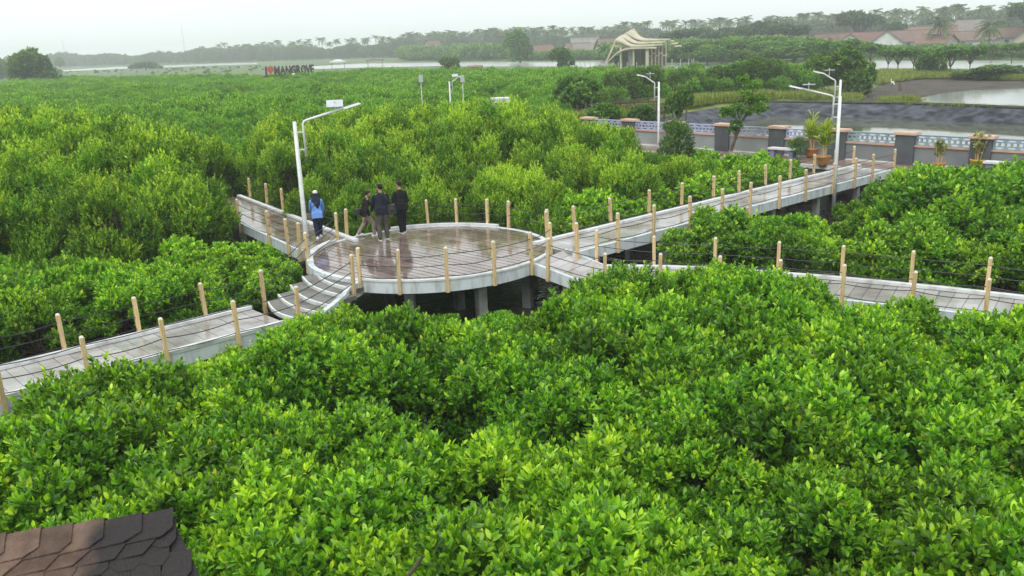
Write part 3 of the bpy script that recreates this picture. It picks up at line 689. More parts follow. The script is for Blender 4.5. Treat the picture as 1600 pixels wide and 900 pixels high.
def bench(label, loc, rz):
    o = thing('bench', label, 'bench', loc, rz, None)
    part(MB().box((0, 0, .43), (1.35, .42, .08)), 'seat', M_WHITE, o)
    for s in (-1, 1): part(MB().box((s * .48, 0, .195), (.22, .34, .39), top=.8), 'leg', mat('bench_leg', (.16, .14, .33), .5, (.22, .2, .4), 3) if 'bench_leg' not in MATS else MATS['bench_leg'], o)
    return o
wr = math.atan2(WD.y, WD.x)
bench('white slab bench with violet legs left of the two potted palms', P(1223, 247, ZD), wr)
bench('white slab bench with violet legs half hidden by bushes near the right edge', P(1566, 272, ZD), wr)
M_TERRA = mat('terracotta', (.46, .22, .07), .6, (.36, .16, .055), 4, bump=.1)
M_YPOT = mat('yellow_pot', (.6, .38, .05), .5, (.48, .28, .04), 4)
M_SOIL = mat('soil', (.05, .035, .025), .9, (.08, .06, .04), 8)
def pot(label, loc, r, h, m):
    o = thing('plant_pot', label, 'pot', loc)
    part(MB().lathe([(r * .62, 0), (r * .8, h * .3), (r * .97, h * .8), (r * 1.06, h * .86), (r * 1.06, h), (r * .93, h), (r * .9, h * .9), (0.01, h * .9)], n=18), 'pot_body', m, o, True)
    part(MB().lathe([(r * .9, h * .86), (0.01, h * .92)], n=14), 'soil', M_SOIL, o)
def cane_plant(name, label, loc, n, h, spread, L, Wd, seed, m=LEAF_POT, k=9):
    rng = np.random.default_rng(seed); o = thing(name, label, 'plant', loc); pos, ax = [], []; mb = MB()
    for i in range(n):
        a = rng.uniform(0, 6.28); rr = spread * rng.uniform(.1, 1); hh = h * rng.uniform(.55, 1)
        b = Vector((math.cos(a) * .08, math.sin(a) * .08, 0)); e = Vector((math.cos(a) * rr, math.sin(a) * rr, hh)); mid = b.lerp(e, .5) + Vector((0, 0, .1 * h))
        mb.tube([b, mid, e], [.018, .014, .008], 5)
        for t in (.35, .6, .8, 1.0):
            q = mid.lerp(e, (t - .5) * 2) if t > .5 else b.lerp(mid, t * 2); pos.append(tuple(q)); d = (e - mid).normalized(); ax.append((d.x, d.y, d.z + .3))
    V, Fq, T = leaf_cloud(np.array(pos), np.array(ax), rng.uniform(.1, .5, len(pos)), k, L, Wd, .25, 1.1, rng, .12)
    link('foliage', np_mesh('foliage', V, Fq, m, T), o); part(mb, 'stem', M_POST, o)
pa, pb = P(1286, 260, ZD), P(1268, 246, ZD)
pot('nearer large orange terracotta pot beside the walkway entrance', pa, .30, .46, M_TERRA); cane_plant('potted_palm', 'tall yellow-green potted palm in the nearer terracotta pot', pa + Vector((0, 0, .4)), 8, 1.25, .35, .42, .05, 21)
pot('farther orange terracotta pot against the pale wall', pb, .31, .44, M_TERRA); cane_plant('potted_palm', 'upright yellow-green potted palm in the farther terracotta pot', pb + Vector((0, 0, .38)), 7, 1.35, .28, .4, .05, 22)
pc = P(1526, 265, ZD); pot('yellow pot below the cream variegated shrub by the wall', pc, .27, .42, M_YPOT); cane_plant('variegated_shrub', 'cream and green variegated shrub standing in the yellow pot', pc + Vector((0, 0, .36)), 11, 1.0, .34, .16, .07, 23, LEAF_VAR, 8)
pd_ = P(1466, 268, ZD); pot('red-brown pot half hidden by mangrove leaves in front of the wall', pd_, .24, .36, M_TERRA); cane_plant('variegated_shrub', 'small cream variegated shrub between two pillars of the grey wall', pd_ + Vector((0, 0, .3)), 7, .85, .3, .16, .07, 24, LEAF_VAR, 7)

# ------------------------------------------------------------------ lamps
def lamp(label, base, top, arm_dir, arm=1.35, scale=1.0, panel_tilt=.35, z_arm=None):
    H = top - base.z; o = thing('street_lamp', label, 'street lamp', base, math.atan2(arm_dir[1], arm_dir[0]))
    part(MB().tube([(0, 0, -.8), (0, 0, H)], [.075 * scale, .05 * scale], 8), 'pole', M_METAL, o, True)
    part(MB().tube([(.22, 0, H - .95), (.22, 0, H - .06), (.26, 0, H), (.34, 0, H + .03), (arm, 0, H + .3)], .032 * scale, 8), 'arm', M_METAL, o, True)
    for z in (H - .75, H - .28): part(MB().box((.12, 0, z), (.2, .03, .03)), 'bracket', M_METAL, o)
    hd = part(MB().box((arm + .2, 0, H + .345), (.5, .14, .05), ry=-.25, top=.8), 'lamp_head', M_METAL, o)
    part(MB().box((arm + .22, 0, H + .318), (.36, .1, .012), ry=-.25), 'lens', M_WHITE, hd)
    pn = part(MB().box((arm - .25, 0, H + .42), (.44, .25, .03), rx=panel_tilt), 'solar_panel', M_PANEL, o)
    part(MB().tube([(arm - .25, 0, H + .2), (arm - .25, 0, H + .5)], .02, 6), 'panel_mount', M_METAL, pn)
    return o
lb = P(482, 404, ZD); lamp('white solar lamp post beside the woman in blue with its arm to the right', Vector((lb.x, lb.y, ZD - .1)), PD(463, 190, math.hypot(lb.x, lb.y)).z, (1, .15), panel_tilt=.75)
q = snap(P(1302, 297, ZD - .15), edge(UR, -(.75 + .2))); lamp('white solar lamp post at the near side of the long walkway, arm to the left', Vector((q.x, q.y, ZD - .1)), PD(1313, 150, math.hypot(q.x, q.y)).z, (-1, .3), panel_tilt=.2)
q = P(1283, 247, ZD); q = Vector((q.x + .6, q.y - .2, ZD)); lamp('white solar lamp post behind the potted palms near the wall', q, PD(1288, 125, math.hypot(q.x, q.y)).z, (-1, .2), arm=.75, panel_tilt=.1)
q = PD(1029, 200, 47.0); lamp('white lamp post rising from the left end of the balustrade wall', Vector((q.x, q.y, .3)), PD(1030, 128, 47.0).z, (-1, .1), arm=.7, panel_tilt=.1)
def lamp2(label, px, ptop, dist, arm_dir, arm):
    q = PD(px, 200, dist); lamp(label, Vector((q.x, q.y, .2)), PD(px, ptop, dist).z, arm_dir, arm=arm, panel_tilt=.9)
lamp2('slender white lamp post standing above the mangrove field left of the pavilion', 706, 127, 68, (1, .2), .7)
def signpost(label, px, y0, y1, dist):
    q = PD(px, y1, dist); z1 = PD(px, y0, dist).z; zb = PD(px, (y0 + y1 * 2) / 3, dist).z; o = thing('panel_post', label, 'post', (q.x, q.y, 0), -math.atan2(q.x, q.y))
    part(MB().tube([(0, 0, -.1), (0, 0, z1)], .035, 6), 'pole', M_METAL, o); part(MB().box((0, -.06, (z1 + zb) / 2), (.32, .05, z1 - zb)), 'panel', M_PANEL, o)
signpost('small pale panel on a thin pole just right of the distant lamp post', 723, 117.5, 134, 68)
signpost('small pale panel on a thin pole left of the distant lamp post', 658, 117, 134, 70)
q = PD(782, 160, 52); o = thing('white_shelter', 'small white flat roof just showing above the mangroves behind the round deck', 'shelter', (q.x, q.y, 0), .2)
zt = PD(782, 152.5, 52).z; part(MB().box((0, 0, zt - .05), (1.0, .9, .1)).box((0, -.4, zt - .16), (.96, .05, .2)), 'roof', M_WHITE, o)
for sx in (-.42, .42):
    for sy in (-.36, .36): part(MB().tube([(sx, sy, -.1), (sx, sy, zt - .1)], .03, 6), 'post', M_METAL, o)

# ------------------------------------------------------------------ people
M_SKIN = mat('skin', (.42, .24, .16), .5, (.36, .2, .13), 6)
M_HAIR = mat('hair', (.012, .011, .011), .4, (.02, .018, .017), 20, spec=.12)
M_NAVY = mat('navy_cloth', (.012, .014, .026), .8, (.02, .023, .036), 14, bump=.3, spec=.12)
M_BLACK = mat('black_cloth', (.010, .010, .012), .8, (.018, .018, .02), 14, bump=.3, spec=.12)
M_GREY = mat('grey_cloth', (.075, .07, .06), .85, (.11, .1, .09), 9, bump=.3, spec=.12)
M_BEIGE = mat('beige_cloth', (.30, .26, .20), .85, (.22, .19, .145), 7, bump=.3, spec=.12)
M_SKY = mat('blue_cloth', (.13, .27, .66), .8, (.18, .34, .72), 7, bump=.3, spec=.12)
M_HIJAB = mat('navy_scarf', (.014, .018, .05), .8, (.022, .028, .065), 9, bump=.3, spec=.12)
M_CAPW = mat('white_cap', (.72, .72, .7), .8, (.6, .6, .58), 9)
M_SOLE = mat('white_sole', (.7, .7, .68), .6)
M_BAG = mat('bag', (.012, .012, .014), .5, (.03, .03, .03), 12)
M_BAGB = mat('brown_bag', (.09, .075, .06), .6, (.13, .11, .09), 12)
def remesh(mb, m, vox, name, it=2):
    me = mb.mesh(name, m); o = bpy.data.objects.new('tmp', me); COL.objects.link(o)
    r = o.modifiers.new('r', 'REMESH'); r.mode = 'VOXEL'; r.voxel_size = vox; r.use_smooth_shade = True
    s = o.modifiers.new('s', 'SMOOTH'); s.iterations = it; s.factor = .5
    dg = bpy.context.evaluated_depsgraph_get(); me2 = bpy.data.meshes.new_from_object(o.evaluated_get(dg))
    bpy.data.objects.remove(o); me2.name = name
    if not me2.materials: me2.materials.append(m)
    me2.polygons.foreach_set('use_smooth', [True] * len(me2.polygons)); return me2
def cap(mb, a, b, r0, r1):
    a, b = Vector(a), Vector(b); n = 5
    path = [a.lerp(b, i / n) for i in range(n + 1)]; mb.tube(path, [r0 + (r1 - r0) * i / n for i in range(n + 1)], 10); mb.ball(a, r0, 10, 8); mb.ball(b, r1, 10, 8)
def person(label, loc, rz, H, top, bot, shoe, hair=True, stride=.1, arms=((.1, -.05), (.1, .05)), lean=.05, head_turn=0.0, sleeve=1.0, build=1.0, knee=.04, foot_gap=.1, nod=.0, hem=0.0, look='hair'):
    o = thing('person', label, 'person', loc, rz); h = H
    hip = Vector((0, 0, .52 * h)); ch = Vector((0, lean * .6, .72 * h)); sh = Vector((0, lean, .815 * h)); nk = Vector((0, lean + .01, .855 * h)); hd = Vector((0, lean + .035 + nod * .5, .925 * h - nod * .2))
    B = MB(); J = MB(); T = MB(); g = build; bw = .105 * h * g
    B.ball(hip, (.095 * h * g, .066 * h, .07 * h)); B.ball(ch, (.09 * h * g, .062 * h, .12 * h)); B.ball(sh - Vector((0, 0, .03 * h)), (.1 * h * g, .055 * h, .05 * h)); B.ball((hip + ch) / 2, (.085 * h * g, .06 * h, .1 * h))
    cap(B, sh - Vector((0, 0, .02)), nk + Vector((0, .01, .04)), .038 * h, .032 * h)
    Mh = Matrix.Rotation(head_turn, 3, 'Z')
    B.ball(hd, (.044 * h, .055 * h, .066 * h), 14, 10, Mh); B.ball(hd + Mh @ Vector((0, .02 * h, -.032 * h)), (.034 * h, .038 * h, .036 * h), 10, 8, Mh)
    B.ball(hd + Mh @ Vector((0, .056 * h, -.008 * h)), (.007 * h, .012 * h, .014 * h), 8, 6, Mh)
    for s in (-1, 1): B.ball(hd + Mh @ Vector((s * .044 * h, -.002, -.008 * h)), (.006 * h, .011 * h, .018 * h), 8, 6, Mh)
    J.ball(hip + Vector((0, 0, .05 * h)), (.098 * h * g + .02, .066 * h + .022, .085 * h)); J.ball(ch, (.093 * h * g + .022, .062 * h + .024, .13 * h)); J.ball(sh - Vector((0, 0, .035 * h)), (.088 * h * g + .02, .055 * h + .02, .055 * h)); J.ball((hip + ch) / 2, (.088 * h * g + .024, .06 * h + .024, .11 * h))
    J.box(hip + Vector((0, 0, .02 * h - hem)), (.2 * h * g + .05, .14 * h + .06, .13 * h), top=.93)
    T.ball(hip, (.094 * h * g + .006, .062 * h + .01, .07 * h))
    for s, (fw, el) in zip((-1, 1), arms):                       # fw: forward swing of the hand, el: sideways
        S = sh + Vector((s * .1 * h * g, 0, -.042 * h)); E = S + Vector((s * (.03 + abs(el)) * h * .5, fw * .25 * h - .02, -.165 * h)); Wd_ = E + Vector((s * el * h * .3 - s * .012 * h, fw * .5 * h + .02, -.145 * h * (1 - max(0, fw) * .5)))
        cap(B, S, E, .031 * h, .025 * h); cap(B, E, Wd_, .025 * h, .018 * h); cap(J, S, E, .031 * h + .018, .025 * h + .018)
        if sleeve > .6: cap(J, E, E.lerp(Wd_, .93), .025 * h + .018, .018 * h + .016)
        elif sleeve > .3: cap(J, E, E.lerp(Wd_, .15), .025 * h + .018, .023 * h + .018)
        d = (Wd_ - E).normalized(); side = Vector((s, 0, 0)); side = (side - d * side.dot(d)).normalized(); fwv = d.cross(side) * s; fwv = fwv if fwv.y > 0 else -fwv
        pc_ = Wd_ + d * .035 * h; B.ball(pc_, (.013 * h, .024 * h, .03 * h), 10, 8); cap(B, Wd_, pc_, .017 * h, .016 * h)
        for f, (o_, ln) in enumerate(((-.018, .034), (-.006, .042), (.006, .04), (.018, .03))):
            r0 = pc_ + d * .022 * h + fwv * o_ * h; r1 = r0 + d * ln * .55 * h; r2 = r1 + d * ln * .4 * h - side * .014 * h; B.tube([r0 - d * .01, r0, r1, r2], [.0065 * h, .0062 * h, .0055 * h, .0045 * h], 7)
        r0 = pc_ - d * .012 * h + fwv * .022 * h; r1 = r0 + fwv * .014 * h + d * .016 * h; B.tube([r0 - fwv * .01 * h, r0, r1, r1 + d * .018 * h], [.007 * h, .007 * h, .006 * h, .0045 * h], 7)
    sho = MB(); sol = MB()
    for s in (-1, 1):
        y = s * stride; Hp = hip + Vector((s * .052 * h * g, 0, -.02 * h)); An = Vector((s * (foot_gap * .5), y, .045 * h + (.03 if stride > .2 and s < 0 else 0))); Kn = Hp.lerp(An, .5) + Vector((s * .008, knee + abs(stride) * .1, .005))
        cap(B, Hp, Kn, .055 * h * g, .036 * h); cap(B, Kn, An, .034 * h, .022 * h); cap(T, Hp, Kn, .058 * h * g + .016, .038 * h + .022); cap(T, Kn, An + Vector((0, 0, .012)), .038 * h + .02, .03 * h + .018)
        ft = An + Vector((s * .012, .07, -.028 * h)); cap(B, An + Vector((0, -.02, -.02 * h)), ft, .022 * h, .018 * h)
        base = Vector((An.x, An.y + .045, An.z - .045 * h)); sho.ball(base + Vector((0, .0, .035)), (.045, .13, .035), 10, 8); sho.ball(base + Vector((0, -.06, .06)), (.04, .05, .05), 10, 8); sol.box(base + Vector((0, 0, .012)), (.088, .262, .024))
    link('body', remesh(B, M_SKIN, .010, 'body'), o); link('top', remesh(J, top, .016, 'top', 3), o); link('trousers', remesh(T, bot, .016, 'trousers', 3), o)
    sh_o = link('shoes', remesh(sho, shoe, .012, 'shoes'), o); part(sol, 'sole', M_SOLE, sh_o)
    if look == 'hair':
        hb = MB(); hb.ball(hd + Mh @ Vector((0, -.012 * h, .017 * h)), (.049 * h, .056 * h, .058 * h), 14, 10, Mh); hb.ball(hd + Mh @ Vector((0, .03 * h, .05 * h)), (.036 * h, .03 * h, .02 * h), 10, 8, Mh); link('hair', remesh(hb, M_HAIR, .012, 'hair'), o)
    else:
        hb = MB(); hb.ball(hd + Vector((0, -.006, 0)), (.052 * h, .062 * h, .07 * h)); hb.ball(nk, (.058 * h, .06 * h, .06 * h)); hb.ball(sh + Vector((0, -.03, -.03 * h)), (.11 * h, .07 * h, .07 * h)); hb.ball(ch + Vector((.02, -.075, .03 * h)), (.078 * h, .04 * h, .1 * h)); hb.ball(ch + Vector((.03, -.085, -.05 * h)), (.04 * h, .03 * h, .07 * h))
        link('headscarf', remesh(hb, M_HIJAB, .014, 'headscarf', 3), o)
        cb = MB(); cb.ball(hd + Vector((0, 0, .03 * h)), (.056 * h, .066 * h, .05 * h)); cb.box(hd + Vector((0, .085 * h, .025 * h)), (.08 * h, .07 * h, .008)); link('cap', remesh(cb, M_CAPW, .012, 'cap'), o)
    return o
def bag(name, label, loc, rz, sz, m, strap=None):
    o = thing(name, label, 'bag', loc, rz); mb = MB(); mb.box((0, 0, 0), (sz[0], sz[1], sz[2]), top=.85); mb.ball((0, 0, -.01), (sz[0] * .46, sz[1] * .62, sz[2] * .42), 12, 10); link('bag_body', remesh(mb, m, .014, 'bag_body'), o)
    if strap: part(MB().tube(strap, .014, 5), 'strap', m, o)
    part(MB().box((0, -sz[1] * .42, sz[2] * .12), (sz[0] * .6, .02, sz[2] * .3)), 'flap', m, o)
pm = P(600, 374.5, ZD); person('man in navy jacket and dark grey trousers with back turned, bag at his hip', pm, R(18), 1.70, M_NAVY, M_GREY, M_BLACK, stride=.07, arms=((.3, .03), (.05, .03)), head_turn=.55, build=1.12, foot_gap=.24, hem=.02)
bag('shoulder_bag', 'black shoulder bag hanging at the right hip of the man in the navy jacket', pm + Vector((.30, .0, .93)), R(18), (.26, .14, .3), M_BAG, [(-.02, 0, .12), (-.1, -.12, .3), (-.25, -.13, .47), (-.34, -.02, .53), (-.3, .1, .48)])
pb2 = P(573, 369, ZD); person('boy in black top and beige trousers stepping along the edge of the round deck', pb2, R(-70), 1.42, M_BLACK, M_BEIGE, M_SOLE, stride=.23, arms=((.75, .05), (-.15, .1)), lean=.08, build=1.2, head_turn=-.1, knee=.08, foot_gap=.14, nod=.05, hem=.03)
bag('sling_bag', 'black sling bag on the back of the boy in beige trousers', pb2 + Vector((-.22, -.02, .78)), R(-70), (.24, .14, .2), M_BAG, [(0, 0, .08), (.05, .1, .25), (.1, .2, .3)])
pk = P(630, 363.5, ZD); person('man dressed all in black standing by the far rim of the round deck', pk, R(32), 1.62, M_BLACK, M_BLACK, M_BLACK, stride=.05, arms=((.18, .04), (.05, .07)), head_turn=.5, sleeve=.45, foot_gap=.13, hem=.05)
pw = P(499, 371, ZD); person('woman in blue top with navy headscarf and white cap walking away', pw, R(12), 1.46, M_SKY, M_HIJAB, M_SOLE, stride=.14, arms=((.5, .03), (.45, .03)), look='scarf', build=1.0, hem=.07)
bag('handbag', 'grey-brown bag at the left hip of the woman in blue', pw + Vector((-.22, -.1, .68)), R(12), (.24, .12, .2), M_BAGB, [(0, 0, .08), (.06, -.06, .2), (.25, -.1, .45)])

# ------------------------------------------------------------------ shingled gazebo roof in the near corner
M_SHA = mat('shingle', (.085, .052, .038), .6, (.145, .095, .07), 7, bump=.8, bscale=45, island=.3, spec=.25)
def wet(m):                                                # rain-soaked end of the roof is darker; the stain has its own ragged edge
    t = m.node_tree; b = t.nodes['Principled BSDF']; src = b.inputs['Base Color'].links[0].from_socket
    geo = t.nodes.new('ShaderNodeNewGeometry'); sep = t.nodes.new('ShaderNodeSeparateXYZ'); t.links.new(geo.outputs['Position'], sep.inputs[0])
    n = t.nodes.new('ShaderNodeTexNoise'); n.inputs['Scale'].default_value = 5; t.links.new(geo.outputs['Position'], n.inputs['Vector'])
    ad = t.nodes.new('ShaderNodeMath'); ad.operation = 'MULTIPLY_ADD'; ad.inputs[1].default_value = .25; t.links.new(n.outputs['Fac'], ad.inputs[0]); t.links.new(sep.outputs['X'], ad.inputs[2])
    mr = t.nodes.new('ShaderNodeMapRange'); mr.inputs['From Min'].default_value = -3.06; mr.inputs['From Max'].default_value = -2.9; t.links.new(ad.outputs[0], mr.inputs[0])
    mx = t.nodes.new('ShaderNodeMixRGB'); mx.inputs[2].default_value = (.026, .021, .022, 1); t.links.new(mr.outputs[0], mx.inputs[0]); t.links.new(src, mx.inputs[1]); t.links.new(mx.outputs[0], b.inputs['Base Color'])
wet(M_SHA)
ra, rb = P(0, 845, 3.4), P(264, 806, 3.4); rd = (rb - ra).normalized(); rp = Vector((rd.y, -rd.x, 0)); CA = R(37)
gz = thing('gazebo_roof', 'brown shingled roof ridge with a dark wet end in the near left corner', 'roof', rb, math.atan2(rd.y, rd.x))
RL, RW = 3.2, 1.5
def slope(side, s): return Vector((0, -side * s * math.cos(CA), -s * math.sin(CA)))
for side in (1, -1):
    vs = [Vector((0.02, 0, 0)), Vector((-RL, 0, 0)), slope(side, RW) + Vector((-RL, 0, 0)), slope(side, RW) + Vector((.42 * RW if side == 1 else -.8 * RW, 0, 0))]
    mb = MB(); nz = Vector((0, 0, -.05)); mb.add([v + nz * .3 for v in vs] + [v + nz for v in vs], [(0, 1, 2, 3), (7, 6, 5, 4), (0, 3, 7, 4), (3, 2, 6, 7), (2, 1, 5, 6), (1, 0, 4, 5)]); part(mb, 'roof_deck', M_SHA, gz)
rnd = random.Random(11)
shs = []
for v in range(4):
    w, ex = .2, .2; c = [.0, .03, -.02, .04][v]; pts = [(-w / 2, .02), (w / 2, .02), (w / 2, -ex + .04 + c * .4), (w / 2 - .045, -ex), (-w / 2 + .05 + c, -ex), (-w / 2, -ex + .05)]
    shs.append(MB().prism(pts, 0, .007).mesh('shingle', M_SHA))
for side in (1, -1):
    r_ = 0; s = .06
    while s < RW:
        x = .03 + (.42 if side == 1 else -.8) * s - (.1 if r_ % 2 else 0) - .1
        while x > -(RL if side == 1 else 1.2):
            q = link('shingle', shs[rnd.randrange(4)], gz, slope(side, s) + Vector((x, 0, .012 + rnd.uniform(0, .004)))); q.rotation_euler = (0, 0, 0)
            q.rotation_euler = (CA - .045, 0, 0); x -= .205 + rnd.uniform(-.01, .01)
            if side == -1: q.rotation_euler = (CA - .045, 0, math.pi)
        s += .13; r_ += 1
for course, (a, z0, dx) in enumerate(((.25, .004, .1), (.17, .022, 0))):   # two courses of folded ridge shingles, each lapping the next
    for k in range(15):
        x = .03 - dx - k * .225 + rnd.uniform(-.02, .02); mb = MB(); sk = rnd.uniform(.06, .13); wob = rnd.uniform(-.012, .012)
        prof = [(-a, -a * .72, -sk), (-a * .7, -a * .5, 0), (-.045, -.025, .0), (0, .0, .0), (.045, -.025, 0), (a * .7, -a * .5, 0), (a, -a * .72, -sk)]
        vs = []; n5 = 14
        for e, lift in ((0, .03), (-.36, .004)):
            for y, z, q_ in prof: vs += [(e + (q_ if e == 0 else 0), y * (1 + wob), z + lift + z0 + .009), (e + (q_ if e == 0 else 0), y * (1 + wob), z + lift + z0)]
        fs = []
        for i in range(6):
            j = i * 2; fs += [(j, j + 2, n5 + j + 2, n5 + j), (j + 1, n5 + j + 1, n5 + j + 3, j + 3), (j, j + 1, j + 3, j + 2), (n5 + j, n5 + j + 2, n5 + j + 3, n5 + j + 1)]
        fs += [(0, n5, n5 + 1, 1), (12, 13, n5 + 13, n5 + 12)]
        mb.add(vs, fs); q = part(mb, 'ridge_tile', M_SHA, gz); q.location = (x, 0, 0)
part(MB().tube([(-1.5, 0, -.1), (-1.5, 0, -3.6)], .06, 8), 'king_post', M_POST, gz)

# ------------------------------------------------------------------ pavilion with layered wave roof
M_CREAM = mat('cream_roof', (.58, .52, .39), .6, (.42, .37, .27), .5)
M_SHADEW = mat('timber_wall', (.16, .125, .09), .7, (.22, .17, .12), 1.2)
M_GLASS = mat('dark_glass', (.035, .045, .045), .08, (.06, .07, .07), .5, spec=.8)
DP = 182.0
po = PD(995, 104, DP); paz = math.atan2(po.x, po.y)
pv = thing('pavilion', 'cream pavilion with four stepped wave-shaped roof layers and tall columns', 'pavilion', (po.x, po.y, 0), -paz)
ef = Vector((math.sin(paz), math.cos(paz), 0)); er = Vector((math.cos(paz), -math.sin(paz), 0))
def pvp(px, py): q = PD(px, py, DP / max(.9, math.cos(math.atan2(*PD(px, py, DP).xy) - paz))); return ((q - po).dot(er), q.z)
def wave(prof, d0, d1, th, name='roof_layer', lift=0.0, shift=0.0):
    pts = [pvp(*p) for p in prof]
    fine = []
    for i in range(len(pts) - 1):                            # Catmull-Rom between the sampled points
        p0, p1, p2, p3 = pts[max(i - 1, 0)], pts[i], pts[i + 1], pts[min(i + 2, len(pts) - 1)]
        for q in range(6):
            t = q / 6; fine.append(tuple(.5 * (2 * p1[k] + (p2[k] - p0[k]) * t + (2 * p0[k] - 5 * p1[k] + 4 * p2[k] - p3[k]) * t * t + (3 * p1[k] - p0[k] - 3 * p2[k] + p3[k]) * t ** 3) for k in (0, 1)))
    fine.append(pts[-1]); n = len(fine); vs = []
    for i, (x, z) in enumerate(fine):
        w = (1 - i / (n - 1)) ** 1.3
        vs += [(x, d0, z - th), (x, d0, z), (x + shift * w, d1, z + lift * w), (x + shift * w, d1, z + lift * w - th)]
    fs = [(i * 4 + k, (i + 1) * 4 + k, (i + 1) * 4 + (k + 1) % 4, i * 4 + (k + 1) % 4) for i in range(n - 1) for k in range(4)]
    part(MB().add(vs, fs + [(0, 1, 2, 3), (n * 4 - 1, n * 4 - 2, n * 4 - 3, n * 4 - 4)]), name, M_CREAM, pv)
wave([(977, 50.5), (984, 54), (992, 58.5), (1003, 61.5), (1020, 61.5), (1050, 60.5)], 8, 13, .25, lift=.9, shift=1.7)
wave([(969, 56.5), (977, 60), (986, 64.5), (997, 66.8), (1015, 66), (1042, 64.5)], 5, 9.5, .25, lift=.9, shift=1.4)
wave([(961, 61.5), (970, 64.5), (979, 69), (988, 71.3), (1008, 70.5), (1036, 68.8)], 2, 6.5, .25, lift=.9, shift=1.2)
wave([(941, 104.5), (950, 95), (960, 85), (968, 79), (976, 75.8), (990, 74.2), (1026, 73.4)], 0, 2.6, .3, 'front_arch')
for (x0, x1, y, d) in ((1044, 1056, 64.3, 7), (1050, 1062, 68.2, 5), (1056, 1067, 72.3, 3)):
    a, b = pvp(x0, y), pvp(x1, y); part(MB().box(((a[0] + b[0]) / 2, d + 4, (a[1] + b[1]) / 2), (b[0] - a[0], 4, .28)), 'roof_end', M_CREAM, pv)
def beam(p, q, d, w=.35): a, b = pvp(*p), pvp(*q); part(MB().tube([(a[0], d, a[1]), (b[0], d, b[1])], w / 2, 6), 'raking_beam', M_CREAM, pv)
beam((962, 62.5), (946, 99), 3, .4); beam((960, 72.5), (984, 72.8), 3, .5); beam((970, 74), (969, 79), 1.2, .3)
def column(px, y0, d, w, y1=112): a = pvp(px, y0); part(MB().box((a[0], d, a[1] / 2), (w, w, a[1])), 'column', M_CREAM, pv)
column(969.5, 78, .8, .32); column(990, 75, .8, .32); column(1011.3, 74.5, .8, .62)
for px, y0, d in ((1018.8, 74, 2.5), (1025, 72, 4), (1030.5, 70, 5.5), (1036.5, 69, 7), (1043, 66, 8.5)): column(px, y0, d, .3)
for px, y in ((1015.5, 88), (1022, 84), (1027.5, 87.5), (1033.5, 83.5), (1039.5, 87)): a = pvp(px, y); part(MB().box((a[0], 4, a[1]), (.75, .3, .3)), 'cross_piece', M_CREAM, pv)
a, b = pvp(956, 86), pvp(1044, 74)
part(MB().box(((a[0] + b[0]) / 2 + 1, 9, 2.2), (b[0] - a[0] - 2, .3, 4.4)), 'rear_wall', M_SHADEW, pv)
for i, (x0, x1, y0) in enumerate(((960, 968, 88), (972, 981, 81), (982, 989, 78), (991.5, 1000, 76.5), (1000.5, 1009, 76.5))):
    a, b = pvp(x0, y0), pvp(x1, y0); part(MB().box(((a[0] + b[0]) / 2, 2.2, a[1] / 2), (b[0] - a[0], .06, a[1])), 'window_pane', M_GLASS if i != 2 else MATS['wall_pale'], pv)
part(MB().box((pvp(998, 100)[0], 5, .4), (14.5, 9.5, .8)), 'floor', MATS['grey_concrete'], pv)
WALLG_ = mat('pale_post', (.5, .5, .46), .7, (.4, .4, .37), 2)
for i, px in enumerate((906, 914, 922, 930, 936, 947, 958, 966, 980, 995, 1050, 1063, 1076, 1081, 1084)):
    q = PD(px, 104, DP - 4); h = PD(px, 92 if px > 1040 else 97, DP - 4).z
    tag(link('fence_post', MB().tube([(0, 0, -.2), (0, 0, h)], .07, 6).mesh('fence_post', WALLG_), None, (q.x, q.y, 0)), 'thin pale post in the row standing beside the wave-roofed pavilion', 'post', 'pale posts beside the pavilion')

# ------------------------------------------------------------------ I love MANGROVE letters
M_LET = mat('letter_dark', (.035, .025, .028), .5, (.06, .045, .045), 2)
M_HEART = mat('heart_red', (.55, .07, .05), .45, (.45, .05, .04), 2)
WALLS_G = mat('letter_edge', (.42, .41, .4), .6, (.3, .3, .29), 2)
DS = 165.0
so = PD(415, 116, DS); se = PD(491, 113.5, DS * 1.005); sd_ = Vector((se.x - so.x, se.y - so.y, 0)); SL = sd_.length; sz0 = PD(452, 116.2, DS).z
sg = thing('letter_sign', 'large dark letters and red heart reading I love MANGROVE above the green field', 'sign', (so.x, so.y, 0), math.atan2(sd_.y, sd_.x))
LH = 12.6 / 1370 * DS * 1.0
def letter(ch, x, w, h, z, m, y, grow=0.0, name='letter'):
    cu = bpy.data.curves.new('t', 'FONT'); cu.body = ch; cu.size = 1; cu.extrude = .1; cu.offset = .035 + grow; cu.resolution_u = 3
    ob = bpy.data.objects.new('t', cu); COL.objects.link(ob); dg = bpy.context.evaluated_depsgraph_get(); me = bpy.data.meshes.new_from_object(ob.evaluated_get(dg)); bpy.data.objects.remove(ob)
    co = np.empty(len(me.vertices) * 3, np.float32); me.vertices.foreach_get('co', co); co = co.reshape(-1, 3)
    lo, hi = co.min(0), co.max(0); s = np.array([w / (hi[0] - lo[0]), h / (hi[1] - lo[1])]); X = (co[:, 0] - lo[0]) * s[0] + x; Z = (co[:, 1] - lo[1]) * s[1] + z; Y = co[:, 2] * -2.2 + y
    me.vertices.foreach_set('co', np.stack([X, Y, Z], 1).astype(np.float32).ravel()); me.materials.clear(); me.materials.append(m); me.name = name; me.update()
    return link(name, me, sg)
u = SL / 75.0; xs = [('I', 0, 2.6), ('M', 14.2, 7.8), ('A', 22.6, 8.2), ('N', 31.5, 7.0), ('G', 39.4, 7.4), ('R', 47.6, 7.2), ('O', 55.0, 7.8), ('V', 62.6, 7.2), ('E', 70.0, 5.2)]
